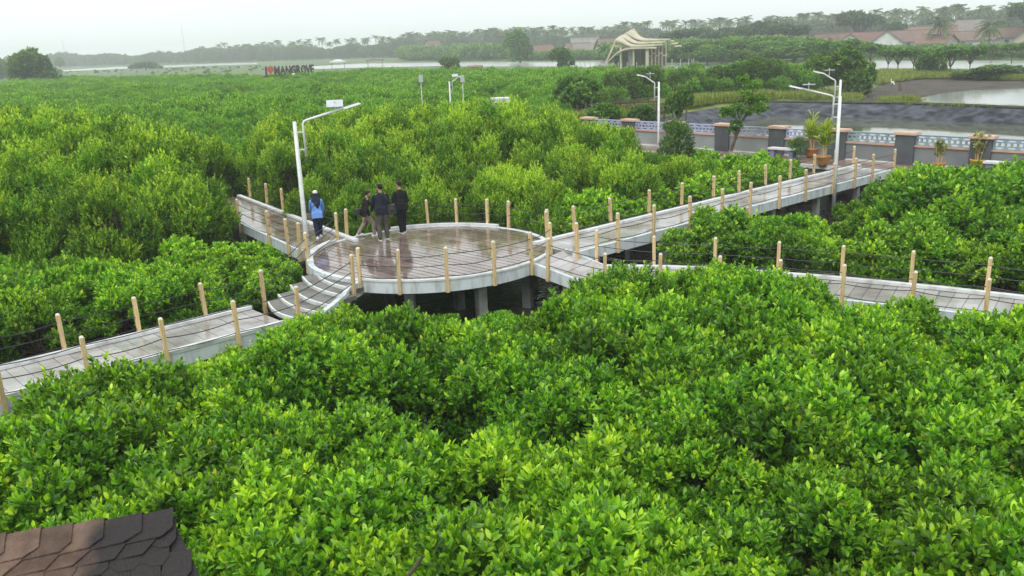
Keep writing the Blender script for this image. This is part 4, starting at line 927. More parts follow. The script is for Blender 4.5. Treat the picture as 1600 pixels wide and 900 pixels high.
for ch, x, w in xs:
    l = letter(ch, x * u, w * u, LH, sz0, M_LET, 0); q = letter(ch, (x - .45) * u, (w + .9) * u, LH * 1.05, sz0 - LH * .02, WALLS_G, .35, .02, 'letter_backing'); q.parent = l
hp = []
for i in range(40):
    t = 6.2832 * i / 40; hp.append((16 * math.sin(t) ** 3, 13 * math.cos(t) - 5 * math.cos(2 * t) - 2 * math.cos(3 * t) - math.cos(4 * t)))
mb = MB(); vs = [(3.4 * u + (x / 32 + .5) * 9.6 * u, y_, sz0 + (z + 17) / 29 * LH) for y_ in (-.25, .25) for x, z in hp]
mb.add(vs, [tuple(range(40)), tuple(range(40, 80))[::-1]] + [(i, 40 + i, 40 + (i + 1) % 40, (i + 1) % 40) for i in range(40)]); part(mb, 'heart', M_HEART, sg)
part(MB().box((SL / 2, .1, sz0 - .15), (SL + 8 * u, .5, .25)).box((SL / 2, .3, sz0 - .5), (SL + 2 * u, .3, .35)), 'base_beam', M_LET, sg)
for i in range(7): part(MB().box((SL * i / 6, .15, (sz0 - .3) / 2), (.18, .18, sz0 - .3)), 'leg', M_LET, sg)
for px in (459, 486): q = PD(px, 116.5, DS - 2); tag(link('spotlight_box', MB().box((0, 0, 0), (.5, .4, .55), top=.8).box((0, 0, -1.2), (.1, .1, 2.0)).mesh('spotlight_box', M_WHITE), None, (q.x, q.y, q.z)), 'small white box on a stem in front of the dark sign letters', 'light box', 'white boxes before the letter sign')
# dark jetty of stakes right of the sign, broken timber fence by the bank
q = PD(520, 120, 150); o = thing('stake_fence', 'low dark row of stakes and rails in the field right of the letter sign', 'fence', (q.x, q.y, 0), .06); zt = PD(520, 118, 150).z
for i in range(11): part(MB().box((-2.6 + i * .62, 0, zt / 2), (.2, .2, zt + random.Random(i).uniform(-.1, .3))), 'stake', BARK, o)
part(MB().box((.4, .12, zt - .3), (7.4, .1, .18)), 'rail', BARK, o)
M_RUST = mat('rust_wood', (.14, .075, .05), .8, (.09, .065, .05), 1.5)
o = thing('broken_fence', 'collapsed brown timber fence at the field edge left of the grass bank', 'fence', P(965, 172, 0), .1); rnd = random.Random(4)
o.location = PD(965, 170, 66); o.location.z = 0; zb = PD(965, 170, 66).z; zt = PD(965, 155, 66).z
for i in range(16): part(MB().box((-3 + i * .55, rnd.uniform(-.3, .3), (zt - .2) / 2), (.1, .1, zt + rnd.uniform(-.4, .35)), ry=rnd.gauss(0, .1)), 'stake', BARK, o)
for i in range(7): part(MB().box((.9 + rnd.uniform(-.5, .5), rnd.uniform(-.3, .1), zt - .15 - i * .17), (rnd.uniform(4, 8), .06, .1), ry=rnd.gauss(0, .05)), 'rail', M_RUST if i % 2 else BARK, o)

# ------------------------------------------------------------------ houses
ROOFS = {k: mat('roof_' + k, c, .75, c2, .8, bump=.3, bscale=4) for k, c, c2 in (('red', (.17, .078, .056), (.12, .07, .055)), ('brown', (.14, .085, .068), (.18, .115, .09)), ('orange', (.21, .11, .072), (.16, .095, .07)), ('grey', (.15, .13, .12), (.2, .17, .15)), ('blue', (.2, .24, .5), (.25, .28, .52)))}
WALLS = {k: mat('housewall_' + k, c, .7, c2, .7) for k, c, c2 in (('white', (.68, .7, .7), (.55, .57, .57)), ('bluewhite', (.5, .58, .64), (.6, .66, .7)), ('beige', (.42, .36, .28), (.5, .44, .36)), ('grey', (.3, .3, .29), (.4, .4, .38)))}
M_WIN = mat('window_dark', (.03, .035, .04), .2, spec=.6)
def house(label, px, dist, w, d, hw, hr, yaw, wm, rm, z=0.0):
    dist *= 1.12; w *= .92; hr *= .85
    q = PD(px, 90, dist); az = math.atan2(q.x, q.y); o = thing('house', label, 'house', (q.x, q.y, z), -az + yaw)
    wl_ = MB(); wl_.box((0, 0, hw / 2), (w, d, hw))
    wl_.add([(-w / 2, -d / 2, hw), (-w / 2, d / 2, hw), (-w / 2, 0, hw + hr), (w / 2, -d / 2, hw), (w / 2, d / 2, hw), (w / 2, 0, hw + hr)], [(0, 2, 1), (3, 4, 5), (0, 3, 5, 2), (1, 2, 5, 4)])
    part(wl_, 'wall', WALLS[wm], o)
    rf = MB(); e = .6; sl = hr / (d / 2)
    for s in (-1, 1):
        y0, z0 = s * (d / 2 + e), hw - e * sl + .08; x = w / 2 + e
        rf.add([(-x, y0, z0), (x, y0, z0), (x, 0, hw + hr + .1), (-x, 0, hw + hr + .1), (-x, y0, z0 + .18), (x, y0, z0 + .18), (x, 0, hw + hr + .3), (-x, 0, hw + hr + .3)], [(0, 1, 2, 3), (7, 6, 5, 4), (0, 4, 5, 1), (1, 5, 6, 2), (3, 2, 6, 7), (0, 3, 7, 4)])
    r_ = part(rf, 'roof', ROOFS[rm], o); part(MB().tube([(-w / 2 - e, 0, hw + hr + .28), (w / 2 + e, 0, hw + hr + .28)], .16, 6), 'ridge', ROOFS[rm], r_)
    for i in range(3): part(MB().box((-w / 3 + i * w / 3, -d / 2 - .03, hw * .55), (1.1, .12, 1.1)), 'window' if i != 1 else 'door', M_WIN, o)
    for s in (-1, 1): part(MB().box((s * (w / 2 + .03), 0, hw * .55), (.12, 1.1, 1.1)), 'window', M_WIN, o)
G = math.pi / 2
house('house with pale blue-white gable facing the camera, left one of the gable pair', 1326, 262, 14, 8.6, 2.2, 3.4, G, 'bluewhite', 'red')
house('house with white gable facing the camera between two brick-red roofs', 1383, 260, 14, 8.8, 2.4, 3.9, G, 'white', 'red')
house('brick-red roofed house behind and left of the gable pair', 1303, 275, 13, 8, 2.4, 3.2, .2, 'grey', 'red')
house('low grey-walled gable house at the left end of the village row', 1287, 250, 9, 6.5, 2.0, 2.6, G + .3, 'grey', 'orange')
house('long brick-red roof joining the two gabled houses', 1353, 272, 17, 9, 2.6, 3.1, .05, 'white', 'red')
house('wide brownish-red roofed house right of the white gable', 1418, 272, 13, 9, 2.5, 3.3, .0, 'bluewhite', 'brown')
house('low house with orange lean roof and dark gable in front of the village', 1462, 255, 9, 7.5, 2.0, 2.3, -.5, 'grey', 'orange')
house('long orange-red roof behind the village row left of the near palm', 1440, 290, 20, 9, 3.4, 3.4, .05, 'beige', 'orange')
house('dark steep-roofed house standing taller than the row between the two palms', 1498, 300, 15, 9, 4.4, 4.0, .5, 'beige', 'grey')
house('long pale brown roofed house below the dark steep roof', 1502, 268, 17, 8, 2.3, 2.6, .0, 'bluewhite', 'brown')
house('red-roofed house right of the farther palm', 1570, 275, 17, 8, 2.6, 2.8, .0, 'white', 'red')
house('house with beige gable cut by the right edge of the picture', 1604, 262, 12, 7, 2.4, 3.2, G, 'beige', 'red')
house('blue-roofed house half hidden among the dark trees right of the pavilion', 1168, 300, 9, 7, 4.0, 3.0, .1, 'beige', 'blue')
house('faded red-roofed house beside the dark tree left of the pavilion', 842, 330, 12, 8, 2.6, 2.6, .1, 'grey', 'red')
house('brown-roofed house with white gable left of the pavilion', 903, 320, 12, 8, 2.4, 3.2, .6, 'white', 'brown')
house('long grey roofed building just left of the pavilion', 930, 318, 18, 9, 2.4, 3.0, .1, 'grey', 'grey')
house('brown-roofed house partly behind the left edge of the pavilion', 958, 300, 12, 9, 3.4, 3.4, .3, 'beige', 'brown')
house('tiny far house with pointed red roof in the woods left of centre', 677, 470, 9, 9, 4.5, 5.0, .6, 'beige', 'red')
house('far low house with red roof in the woods below the palms', 609, 560, 16, 8, 3.2, 3.0, .1, 'beige', 'red')
def hut(label, px, py, dist, w, h, rm):
    q = PD(px, py, dist); az = math.atan2(q.x, q.y); o = thing('hut', label, 'hut', (q.x, q.y, 0), -az)
    part(MB().box((0, 0, h * .72), (w * 1.15, w * .8, h * .16)).box((0, 0, h * .85), (w, w * .6, h * .25), top=.35), 'roof', ROOFS[rm] if rm in ROOFS else WALLS[rm], o)
    for sx in (-.45, .45):
        for sy in (-.3, .3): part(MB().box((sx * w, sy * w, h * .33), (.16, .16, h * .66)), 'post', BARK, o)
hut('small grey fishing hut by the white pond right of the letter sign', 528, 98, 330, 5, 3.2, 'white'); hut('small dark fishing hut on the far bank between sign and lamp post', 586, 96, 340, 6, 3.2, 'grey')
for lab, x0, x1, y in (('low orange-brown shed roof on the pond bank right of the letter sign', 504, 525, 105), ('low orange-brown shed roof on the pond bank left of the pavilion', 729, 754, 100)):
    q = PD((x0 + x1) / 2, y, 230); w = (x1 - x0) / 1370 * 230; o = thing('shed', lab, 'shed', (q.x, q.y, 0), -math.atan2(q.x, q.y))
    part(MB().box((0, 0, .5), (w * .92, 2, 1.0)), 'wall', WALLS['beige'], o); part(MB().box((0, 0, 1.1), (w, 2.8, .25), rx=.12), 'roof', ROOFS['orange'], o)
q = PD(897, 70, 420); o = thing('warehouse', 'large dark flat-topped building in the haze behind the pavilion', 'building', (q.x + 5, q.y, 0), -.1)
part(MB().box((0, 0, 4), (13, 10, 8)), 'wall', WALLS['grey'], o); part(MB().box((0, 0, 8.3), (14, 11, .6)), 'roof', ROOFS['grey'], o)
mb = MB(); a, b = PD(1285, 77, 245), PD(1620, 74, 245); mb.box(((a.x + b.x) / 2, (a.y + b.y) / 2, .5), ((b - a).xy.length, .3, 1.2), rz=math.atan2(b.y - a.y, b.x - a.x))
tag(link('village_wall', mb.mesh('village_wall', WALLS['grey'])), 'low dark wall running along the foot of the village houses', 'wall')
for lab, px, y0, dist in (('tall thin antenna mast above the hazy treeline', 290, 39, 900), ('thin antenna mast low over the left treeline, nearest the left edge', 58, 70, 1000), ('faint antenna mast just right of the leftmost mast', 102, 61, 1050)):
    q = PD(px, 90, dist); h = PD(px, y0, dist).z; o = thing('antenna_mast', lab, 'mast', (q.x, q.y, 0)); mb = MB()
    for k in range(3): a_ = k * 2.094; mb.tube([(math.cos(a_) * .55, math.sin(a_) * .55, 0), (math.cos(a_) * .2, math.sin(a_) * .2, h)], .09, 4)
    part(mb, 'lattice_leg', M_METAL, o); mb = MB()
    for k in range(int(h / 1.5)):
        r_ = .55 - .35 * k * 1.5 / h
        for j in range(3): a1, a2 = j * 2.094, (j + 1) * 2.094; mb.tube([(math.cos(a1) * r_, math.sin(a1) * r_, k * 1.5), (math.cos(a2) * r_, math.sin(a2) * r_, k * 1.5 + 1.5)], .05, 3)
    part(mb, 'bracing', M_METAL, o)

# ------------------------------------------------------------------ egret, stump, fallen branch
q = P(1394, 137, 0); M_EGR = mat('egret_white', (.82, .82, .8), .7)
o = thing('egret', 'small white egret standing on the muddy bank of the right pond', 'bird', q, .4)
mb = MB(); mb.ball((0, 0, .55), (.1, .26, .14), 10, 8, Matrix.Rotation(-.45, 3, 'X')); mb.tube([(0, .14, .64), (0, .26, .74), (0, .2, .86), (0, .25, .95)], [.06, .04, .035, .03], 8); mb.ball((0, .28, .96), (.035, .06, .035), 8, 6); mb.tube([(0, -.2, .46), (0, -.36, .36)], [.08, .02], 8)
part(mb, 'body', M_EGR, o, True); part(MB().tube([(0, .32, .96), (0, .45, .945)], [.014, .004], 5), 'bill', M_CABLE, o)
for s in (-.04, .04): part(MB().tube([(s, .0, .46), (s, .02, .24), (s, 0, 0), (s, .07, .0)], .012, 5), 'leg', M_CABLE, o)
q = P(1406, 142, 0); tag(link('stump', MB().tube([(0, 0, -.1), (.03, 0, .35), (-.02, .05, .7), (.06, .05, .95)], [.22, .17, .13, .05], 7).mesh('stump', BARK), None, q), 'dark broken stump on the mud beside the white egret', 'stump')
a, b = P(640, 897, 1.75), P(662, 868, 2.0); d = (b - a); tag(link('dead_branch', MB().tube([a - d * 2.2 - Vector((0, 0, .2)), a, a.lerp(b, .5) + Vector((.01, 0, .01)), b], [.022, .02, .018, .013], 7).mesh('dead_branch', BARK)), 'bare brown branch stub poking out of the foreground leaves', 'branch')
rnd = random.Random(9); mb = MB()
for i in range(150):
    t = rnd.uniform(10, WLEN); p = WALL_A + WD * t + WN * rnd.uniform(2.45, 3.3); r_ = rnd.uniform(.15, .38); mb.ball((p.x, p.y, rnd.uniform(-.4, .75)), (r_, r_ * rnd.uniform(.7, 1.2), r_ * .75), 6, 4)
tag(link('rubble_slope', mb.mesh('rubble_slope', M_RUBBLE)), 'dark rubble heaped against the foot of the terrace', 'rubble', kind='stuff')

# ------------------------------------------------------------------ mangroves near the walkways
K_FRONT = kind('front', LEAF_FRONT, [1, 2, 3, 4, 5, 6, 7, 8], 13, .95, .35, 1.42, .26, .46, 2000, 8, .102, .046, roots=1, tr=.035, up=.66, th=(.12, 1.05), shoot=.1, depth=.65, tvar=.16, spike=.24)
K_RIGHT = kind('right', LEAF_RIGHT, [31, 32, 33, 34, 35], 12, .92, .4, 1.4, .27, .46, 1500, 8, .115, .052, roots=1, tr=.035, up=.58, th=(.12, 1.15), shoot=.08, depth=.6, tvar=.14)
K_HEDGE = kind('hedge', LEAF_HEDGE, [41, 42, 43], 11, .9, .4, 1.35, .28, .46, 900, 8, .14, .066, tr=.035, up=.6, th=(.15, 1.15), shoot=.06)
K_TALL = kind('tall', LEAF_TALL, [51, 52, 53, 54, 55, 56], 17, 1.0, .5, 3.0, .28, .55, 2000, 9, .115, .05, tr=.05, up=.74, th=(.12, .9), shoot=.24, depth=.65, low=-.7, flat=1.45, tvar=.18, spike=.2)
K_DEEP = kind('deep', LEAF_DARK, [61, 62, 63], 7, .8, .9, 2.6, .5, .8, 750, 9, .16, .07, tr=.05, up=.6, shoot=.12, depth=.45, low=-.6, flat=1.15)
WALKS = [(UL, .81), (UR, .75), (LR, .81), (LL, .86)]
def clear(p, r):
    for pl, hw in WALKS:
        for i in range(len(pl) - 1):
            if segdist(p, pl[i], pl[i + 1]) < hw + r: return False
    if math.hypot(p[0] - CX, p[1] - CY) < PR + r: return False
    if segdist(p, (Lk[0] + Rk[0]) / 2, (Lk[4] + Rk[4]) / 2) < 1.15 + r: return False
    q = Vector(p[:2]) - WALL_A
    return q.dot(WN) > 2.6 + r or q.dot(WN) < -.5
def plant(K, poly, sp, seed, outline, top, hfun, name, label, group, gap=.62, smin=.5, skip=None, rad=1.2, margin=0):
    rnd = random.Random(seed); n = 0
    for p in jgrid(poly, sp, seed):
        sc = (hfun(p, rnd) + .2) / top
        if not clear(p, gap * rad * sc): sc *= .7
        if not clear(p, gap * rad * sc): continue
        for _ in range(12):
            x, y = proj((p[0], p[1], top * sc - .2))
            if y >= interp(outline, x) - margin: break
            sc *= .93
        x, y = proj((p[0], p[1], top * sc * .5))
        if sc * top < smin or x < -170 or x > 1770 or y > 1150: continue
        if skip and skip(x, y, p): continue
        lab, grp = (label(x, y), label(x, y)) if callable(label) else (label, group)
        K.put(name, lab, 'mangrove', grp, (p[0], p[1], -.2), sc, rnd=rnd); n += 1
    return n
def lab_front(x, y):
    if y > 700 and x < 330: return 'glossy mangrove bush close behind the shingled roof corner'
    if x < 420 and y < 640: return 'glossy mangrove bush crowding the near side of the low left walkway'
    if y < 600 and x < 640: return 'glossy mangrove bush just below the curved steps'
    if y < 600 and x < 930: return 'glossy mangrove bush on the near side of the round deck'
    if y < 600: return 'glossy mangrove bush crowding the near side of the low right walkway'
    if y > 790: return 'glossy mangrove bush along the bottom edge ' + ('left of the dark water gap' if x < 700 else 'right of the dark water gap' if x < 1180 else 'in the right corner')
    return 'glossy mangrove bush in the middle of the foreground thicket, ' + ('left of centre' if x < 640 else 'at the centre' if x < 1060 else 'right of centre')
def lab_left(x, y): return 'tall yellow-green mangrove in the ' + ('front' if y > 285 else 'middle' if y > 225 else 'rear crest') + ' of the left thicket' + (' near the left edge' if x < 170 else ' nearer the lamp post')
def lab_back(x, y): return 'feathery yellow-green mangrove ' + ('right behind the people' if y > 255 and x < 660 else 'right behind the rim of the round deck' if y > 255 else 'at the rear of the stand behind the round deck' if y < 215 else 'in the middle of the stand behind the round deck') + (', lamp post side' if x < 560 and y <= 255 else ', pond side' if x > 800 and y <= 255 else '')
def lab_right(x, y): return 'deep green mangrove bush ' + ('beside the start of the long walkway' if x < 1180 else 'by the open water between the right-hand walkways' if x < 1390 else 'below the paved terrace' if y < 345 else 'along the far side of the low right walkway')
def lab_hedge(x, y): return 'bright leafy mangrove bush beside the long walkway ' + ('near the round deck' if x < 1000 else 'at its middle' if x < 1140 else 'near the bench')
def lab_low(x, y): return 'low broad-leaved mangrove bush behind the low left walkway ' + ('by the left edge' if x < 150 else 'at its middle' if x < 290 else 'near the curved steps')
OUT1 = [(-100, 640), (0, 640), (60, 605), (110, 575), (140, 545), (180, 560), (250, 572), (300, 560), (400, 512), (470, 492), (560, 475), (590, 465), (650, 498), (720, 494), (800, 488), (850, 486), (900, 452), (950, 408), (1000, 396), (1040, 402), (1100, 408), (1160, 392), (1200, 406), (1250, 425), (1290, 462), (1320, 470), (1370, 452), (1410, 462), (1450, 438), (1480, 452), (1510, 478), (1560, 486), (1600, 462), (1800, 470)]
FG = [(-13.5, 11.6), (-9.4, 14.8), (-5.0, 18.8), (-4.0, 19.8), (-1, 20.3), (1.6, 20.6), (2.6, 21), (5, 20.4), (7.3, 19.1), (9.5, 17.9), (14.5, 14.3), (13, 4.0), (-9, 4.0)]
GAPS = [(P(728, 775, .3), 1.18), (P(605, 690, .4), .6), (P(1165, 840, .4), .7), (P(235, 735, .5), .6)]
def dark_gap(x, y, p): return any(math.hypot(p[0] - g.x, p[1] - g.y) < r for g, r in GAPS)
n1 = plant(K_FRONT, FG, 1.3, 101, [(x_, y_ + (13 if x_ > 850 else 6)) for x_, y_ in OUT1], 1.95, lambda p, r: r.uniform(1.65, 2.1), 'mangrove_bush', lab_front, 'mangroves filling the foreground', skip=dark_gap)
OUT2 = [(-100, 395), (0, 400), (130, 405), (262, 408), (275, 432), (300, 410), (340, 385), (440, 395), (452, 430)]
n2 = plant(K_FRONT, [(-14.5, 14.4), (-9.0, 19.4), (-7.0, 21.2), (-7.2, 22.6), (-10.5, 25.2), (-15, 25.5), (-20, 21)], 1.35, 102, OUT2, 1.95, lambda p, r: r.uniform(1.5, 2.0), 'mangrove_bush', lab_low, 'mangroves behind the low left walkway')
OUT3 = [(-200, 168), (0, 172), (60, 168), (110, 178), (200, 186), (300, 210), (345, 222), (385, 262), (398, 292), (402, 400)]
n3 = plant(K_TALL, [(-22, 21.5), (-14.5, 23.8), (-11.5, 25.4), (-9.6, 27.6), (-10.2, 28.8), (-13.8, 35.4), (-11.5, 40), (-14, 47), (-42, 50), (-34, 24)], 1.75, 103, OUT3, 3.75, lambda p, r: (2.7 + (p[1] - 24) * .13) * r.uniform(.85, 1.12), 'mangrove_tree', lab_left, 'mangroves of the left thicket', gap=.45)
OUT4 = [(380, 240), (430, 178), (500, 182), (560, 172), (640, 168), (700, 158), (800, 163), (870, 172), (920, 188), (960, 200), (1000, 222), (1020, 240), (1700, 300)]
n4 = plant(K_TALL, [(-11, 37), (-8.6, 33), (-6, 29.2), (-4, 28.6), (-1, 28.4), (1.5, 27.6), (5, 31.2), (8.5, 34.5), (9, 40), (5, 46), (-2, 50), (-14, 48)], 1.62, 104, OUT4, 3.75, lambda p, r: (2.1 + (p[1] - 28) * .1) * r.uniform(.85, 1.15), 'mangrove_tree', lab_back, 'mangroves behind the round deck', gap=.45)
OUT5 = [(800, 300), (860, 270), (920, 262), (960, 262), (1020, 245), (1090, 226), (1260, 236), (1290, 262), (1300, 330), (1800, 330)]
n5 = plant(K_HEDGE, [(1.2, 26.6), (4.2, 29.3), (9, 33.4), (13.2, 36.8), (10.2, 41), (6, 43), (5, 36)], 1.3, 105, OUT5, 1.9, lambda p, r: r.uniform(1.5, 1.9), 'mangrove_bush', lab_hedge, 'mangroves beside the long walkway', gap=.75)
OUT6 = [(1000, 420), (1040, 385), (1090, 340), (1130, 322), (1180, 328), (1240, 324), (1285, 345), (1330, 352), (1358, 332), (1400, 282), (1440, 252), (1500, 257), (1530, 246), (1570, 252), (1600, 238), (1800, 232)]
WGAPS = [(P(1334, 402, .2), 1.55), (P(1500, 428, .2), .9), (P(1340, 322, .2), 2.0), (P(1225, 385, .2), .7)]
def water_gap(x, y, p): return any(math.hypot(p[0] - g.x, p[1] - g.y) < r for g, r in WGAPS)
n6 = plant(K_RIGHT, [(4.6, 24.2), (9.3, 28.2), (14, 32.4), (16.3, 34.0), (24.5, 25), (24, 10), (14, 18), (9.9, 21.2), (7.7, 22.5), (5.4, 23.4)], 1.4, 106, OUT6, 1.95, lambda p, r: r.uniform(1.55, 2.1) * (1.4 if p[1] > 25 and p[0] > 12 else 1), 'mangrove_bush', lab_right, 'mangroves between the right-hand walkways', skip=water_gap)
rndx = random.Random(55)
for px, py, h_ in ((330, 455, 1.5), (372, 440, 1.7), (408, 452, 1.35), (345, 425, 1.7), (395, 418, 1.75), (300, 420, 1.8), (425, 430, 1.3)):
    q = P(px, py, .6)
    K_HEDGE.put('mangrove_bush', 'pale fresh green mangrove bush in the corner between curved steps and upper left walkway', 'mangrove', 'mangroves in the corner left of the steps', (q.x, q.y, -.2), (h_ + .2) / 1.95 * .92, rnd=rndx)
print('PLANTED', n1, n2, n3, n4, n5, n6)

# ------------------------------------------------------------------ the wide mangrove field, reads as one mass
def low_crowns(nm, m, seeds, n, Rr, z0, z1, r0, r1, nros, k, L, Wd, **kw):
    return [crown('%s_%d' % (nm, s), m, blob(s, n, Rr, z0, z1, r0, r1), nros, k, L, Wd, s, full=False, **kw) for s in seeds]
FIELD = low_crowns('field', LEAF_FIELD, [71, 72, 73, 74, 75], 5, .62, .8, 1.75, .42, .68, 300, 7, .19, .085, up=.75, th=(.15, .9), shoot=.15, low=-.5)
far_edge = [tuple(P(x, y, 2.3))[:2] for x, y in [(-120, 134), (0, 132), (100, 121), (200, 118.5), (300, 117), (420, 117.5), (520, 113), (640, 108.5), (800, 106), (1000, 105), (1100, 103), (1275, 99)]]
fpoly = far_edge[::1] + [tuple(P(1290, 118, 2.0))[:2], (38, 98), (33, 95.5), (22, 92.5), (12, 87.5), (7, 70), (3, 58), (0, 50.5), (-14, 47.5), (-42, 50), (-60, 46)]
pts = jgrid(fpoly, 1.55, 200); rng = np.random.default_rng(8)
hs = [.95 + .16 * math.sin(x * .11 + 1.3) * math.sin(y * .07) + .1 * math.sin(x * .37 + y * .21) + rng.normal(0, .08) - (.12 if y < 66 else 0) for x, y in pts]
f = gn_scatter('mangrove_field', [(x, y, -.05) for x, y in pts], hs, rng.uniform(0, 6.28, len(pts)), FIELD)
tag(f, 'wide even field of young green mangroves stretching to the far ponds', 'mangrove field'); print('FIELD', len(pts))
rnd = random.Random(17); n7 = 0
for t in np.linspace(0, 1, 24):                              # taller front row of the field above the grass bank
    a = along([(6.5, 69), (11.5, 88), (22, 93.5), (33, 97), (38.5, 99)], float(t)); px = proj((a[0], a[1], 3))[0]
    K_DEEP.put('mangrove_tree', 'dark mangrove tree in the front row of the field above the grass bank', 'mangrove', 'front row of the field', (a[0] + rnd.uniform(-.6, .6), a[1] + rnd.uniform(-.5, 1.2), 0), rnd.uniform(.85, 1.1) * (1.1 if t > .3 else .8), rnd=rnd)

# ------------------------------------------------------------------ single trees and shrubs
K_BIG = kind('big', LEAF_DARK, [81, 82, 83], 10, 2.6, 1.2, 5.2, 1.2, 1.9, 1100, 7, .5, .26, tr=.2, up=.45, shoot=.3, low=-.7)
K_UMB = kind('umbrella', LEAF_FAR, [84, 85], 11, 4.6, 4.6, 5.6, 1.3, 1.9, 800, 7, .7, .4, tr=.28, up=.5, shoot=.2, flat=.55, low=-.3)
K_MID = kind('mid', LEAF_MID, [86, 87, 88, 89], 8, 1.5, 2.2, 3.6, .7, 1.1, 620, 7, .34, .2, tr=.1, up=.45, shoot=.15, flat=.8, low=-.5)
K_BANK = kind('bank', LEAF_MID, [186, 187, 188], 9, 1.5, 3.1, 3.9, .45, .75, 420, 7, .34, .2, tr=.075, up=.45, shoot=.15, flat=.75, low=-.4)
K_LOOSE = kind('loose', LEAF_MID, [90, 91], 7, .55, .7, 1.9, .25, .45, 420, 8, .12, .045, tr=.03, up=.6, shoot=.2, low=-.5)
def tree(K, label, px, dist, w, h, ref, name='tree', cat='tree', z=0.0, seed=0):
    q = PD(px, 100, dist); return K.put(name, label, cat, None, (q.x, q.y, z), (w / ref[0], w / ref[0], h / ref[1]), rnd=random.Random(seed + px))
B_, U_, M_ = (8.0, 7.0), (12.0, 6.7), (4.6, 4.6)
def gd(px, y): q = P(px, y, 0); return math.hypot(q.x, q.y)
tree(K_BIG, 'big round dark tree at the left edge of the mangrove field', 50, gd(50, 141), 10.5, 9.2, B_)
tree(K_BIG, 'dark tree cut by the left edge beside the big round tree', -8, gd(0, 126), 9, 8.0, B_)
tree(K_MID, 'small lone tree just right of the big round dark tree', 93, gd(93, 111), 6.3, 8.6, M_)
tree(K_BIG, 'low spreading dark bush on the bank of the far left pond', 227, gd(227, 109.5), 15, 4.4, B_, 'bush', 'bush')
tree(K_BIG, 'large rounded dark green bush on the bank left of the egret', 1325, gd(1325, 151), 5.6, 4.9, B_, 'bush', 'bush')
tree(K_BIG, 'dark green bush between field edge and the large rounded bush', 1275, gd(1275, 146), 4.6, 4.0, B_, 'bush', 'bush')
tree(K_BIG, 'dark low tree standing before the white pond right of the egret', 1454, gd(1454, 118), 4.2, 3.4, B_, 'bush', 'bush')
tree(K_BIG, 'long low green bush beyond the round pond at the right', 1552, gd(1552, 124), 7.0, 1.7, B_, 'bush', 'bush')
tree(K_BIG, 'second low green bush beyond the round pond, left of the long one', 1520, gd(1520, 124), 4.5, 1.3, B_, 'bush', 'bush')
for px, y, w, h, lab in ((1388, 112, 5, 3.9, 'pond-bank tree nearest the large rounded bush'), (1403, 113, 6.2, 4.1, 'forked small tree on the bank of the white pond'), (1428, 112, 5.0, 3.9, 'single-stemmed small tree between forked tree and dark low tree'), (1486, 120, 5.6, 4.5, 'leaning small tree just right of the dark low tree'), (1474, 114, 4.5, 3.7, 'small tree behind the leaning pond-bank tree'), (1516, 113, 5.4, 4.0, 'small tree on the pond bank above the low green bushes'), (1548, 98, 4.5, 3.4, 'dark small tree on the far bank of the white pond'), (1580, 99, 5.5, 3.6, 'small tree on the far bank near the right edge'), (1360, 108, 6.5, 4.6, 'leafy tree peeking over the large rounded bush')):
    tree(K_BANK, lab, px, gd(px, y), w * .85, h * .9, M_)
for px, d, w, h, lab in ((1337, 330, 17, 11.5, 'wide dark umbrella-shaped tree above the village roofs'), (1600, 300, 15, 12, 'dark tree rising at the right edge above the village'), (1393, 320, 8, 7.8, 'small round tree behind the white gable'), (1100, 300, 22, 8.2, 'broad dark tree canopy just right of the pavilion'), (1135, 290, 20, 7.8, 'broad dark tree canopy left of the blue roof'), (1185, 310, 15, 9.5, 'taller dark tree right of the blue roof'), (1225, 300, 18, 8.5, 'broad dark tree canopy left of the village'), (1070, 310, 20, 7.8, 'broad dark canopy directly behind the pavilion roof')):
    tree(K_UMB, lab, px, d, w, h, U_)
rnd = random.Random(31)
for i, (px, d, w, h) in enumerate(((1085, 215, 8, 5.4), (1105, 205, 8, 4.6), (1128, 220, 9, 5.6), (1150, 210, 8, 5.8), (1172, 225, 9, 6.0), (1195, 205, 8, 5.2), (1215, 225, 9, 5.8), (1238, 210, 8, 5.0), (1258, 225, 9, 5.4), (1240, 180, 7, 4.2), (1275, 178, 8, 4.8), (1300, 172, 8, 4.9), (1205, 185, 7, 3.8), (1160, 190, 7, 3.6), (1330, 185, 9, 4.9))):
    q = PD(px, 100, d); K_MID.put('tree', 'mid green bushy tree in the belt between pavilion and village houses', 'tree', 'tree belt between pavilion and village', (q.x, q.y, 0), (w / 4.6, w / 4.6, h / 4.6), rnd=rnd)
tree(K_BIG, 'dark tall tree beside the faded red roof left of the pavilion', 813, 300, 10, 10.0, B_); tree(K_BIG, 'bright green tree before the pond left of the pavilion', 880, 205, 6, 5.0, B_); tree(K_BIG, 'dark shrub on the pond bank below the far pointed roof', 703, 215, 5, 3.8, B_)
q = PD(1050, 230, 41.5); K_LOOSE.put('shrub', 'loose grey-green shrub in front of the left end of the wall', 'shrub', None, (q.x, q.y, .3), 1.15)
q = PD(1246, 240, 42); K_LOOSE.put('shrub', 'small round dark shrub beside the bench at the wall', 'shrub', None, (q.x, q.y, ZD - .2), (.5, .5, .5))
q = PD(1062, 196, 58); o = K_MID.put('sapling', 'thin-stemmed sapling standing before the wrinkled pond liner', 'tree', None, (q.x, q.y, 0), (.42, .42, .86))
for k_, (x, d, s_) in enumerate(((945, 56, 1.0), (1005, 62, .8), (900, 70, 1.5))):
    q = PD(x, 170, d); K_MID.put('tree', ('bushy green tree in front of the collapsed timber fence', 'low green tree at the left foot of the grass bank', 'dark green tree rising from the field left of the collapsed fence')[k_], 'tree', None, (q.x, q.y, 0), (.55 * s_, .55 * s_, .62 * s_), rnd=random.Random(k_))
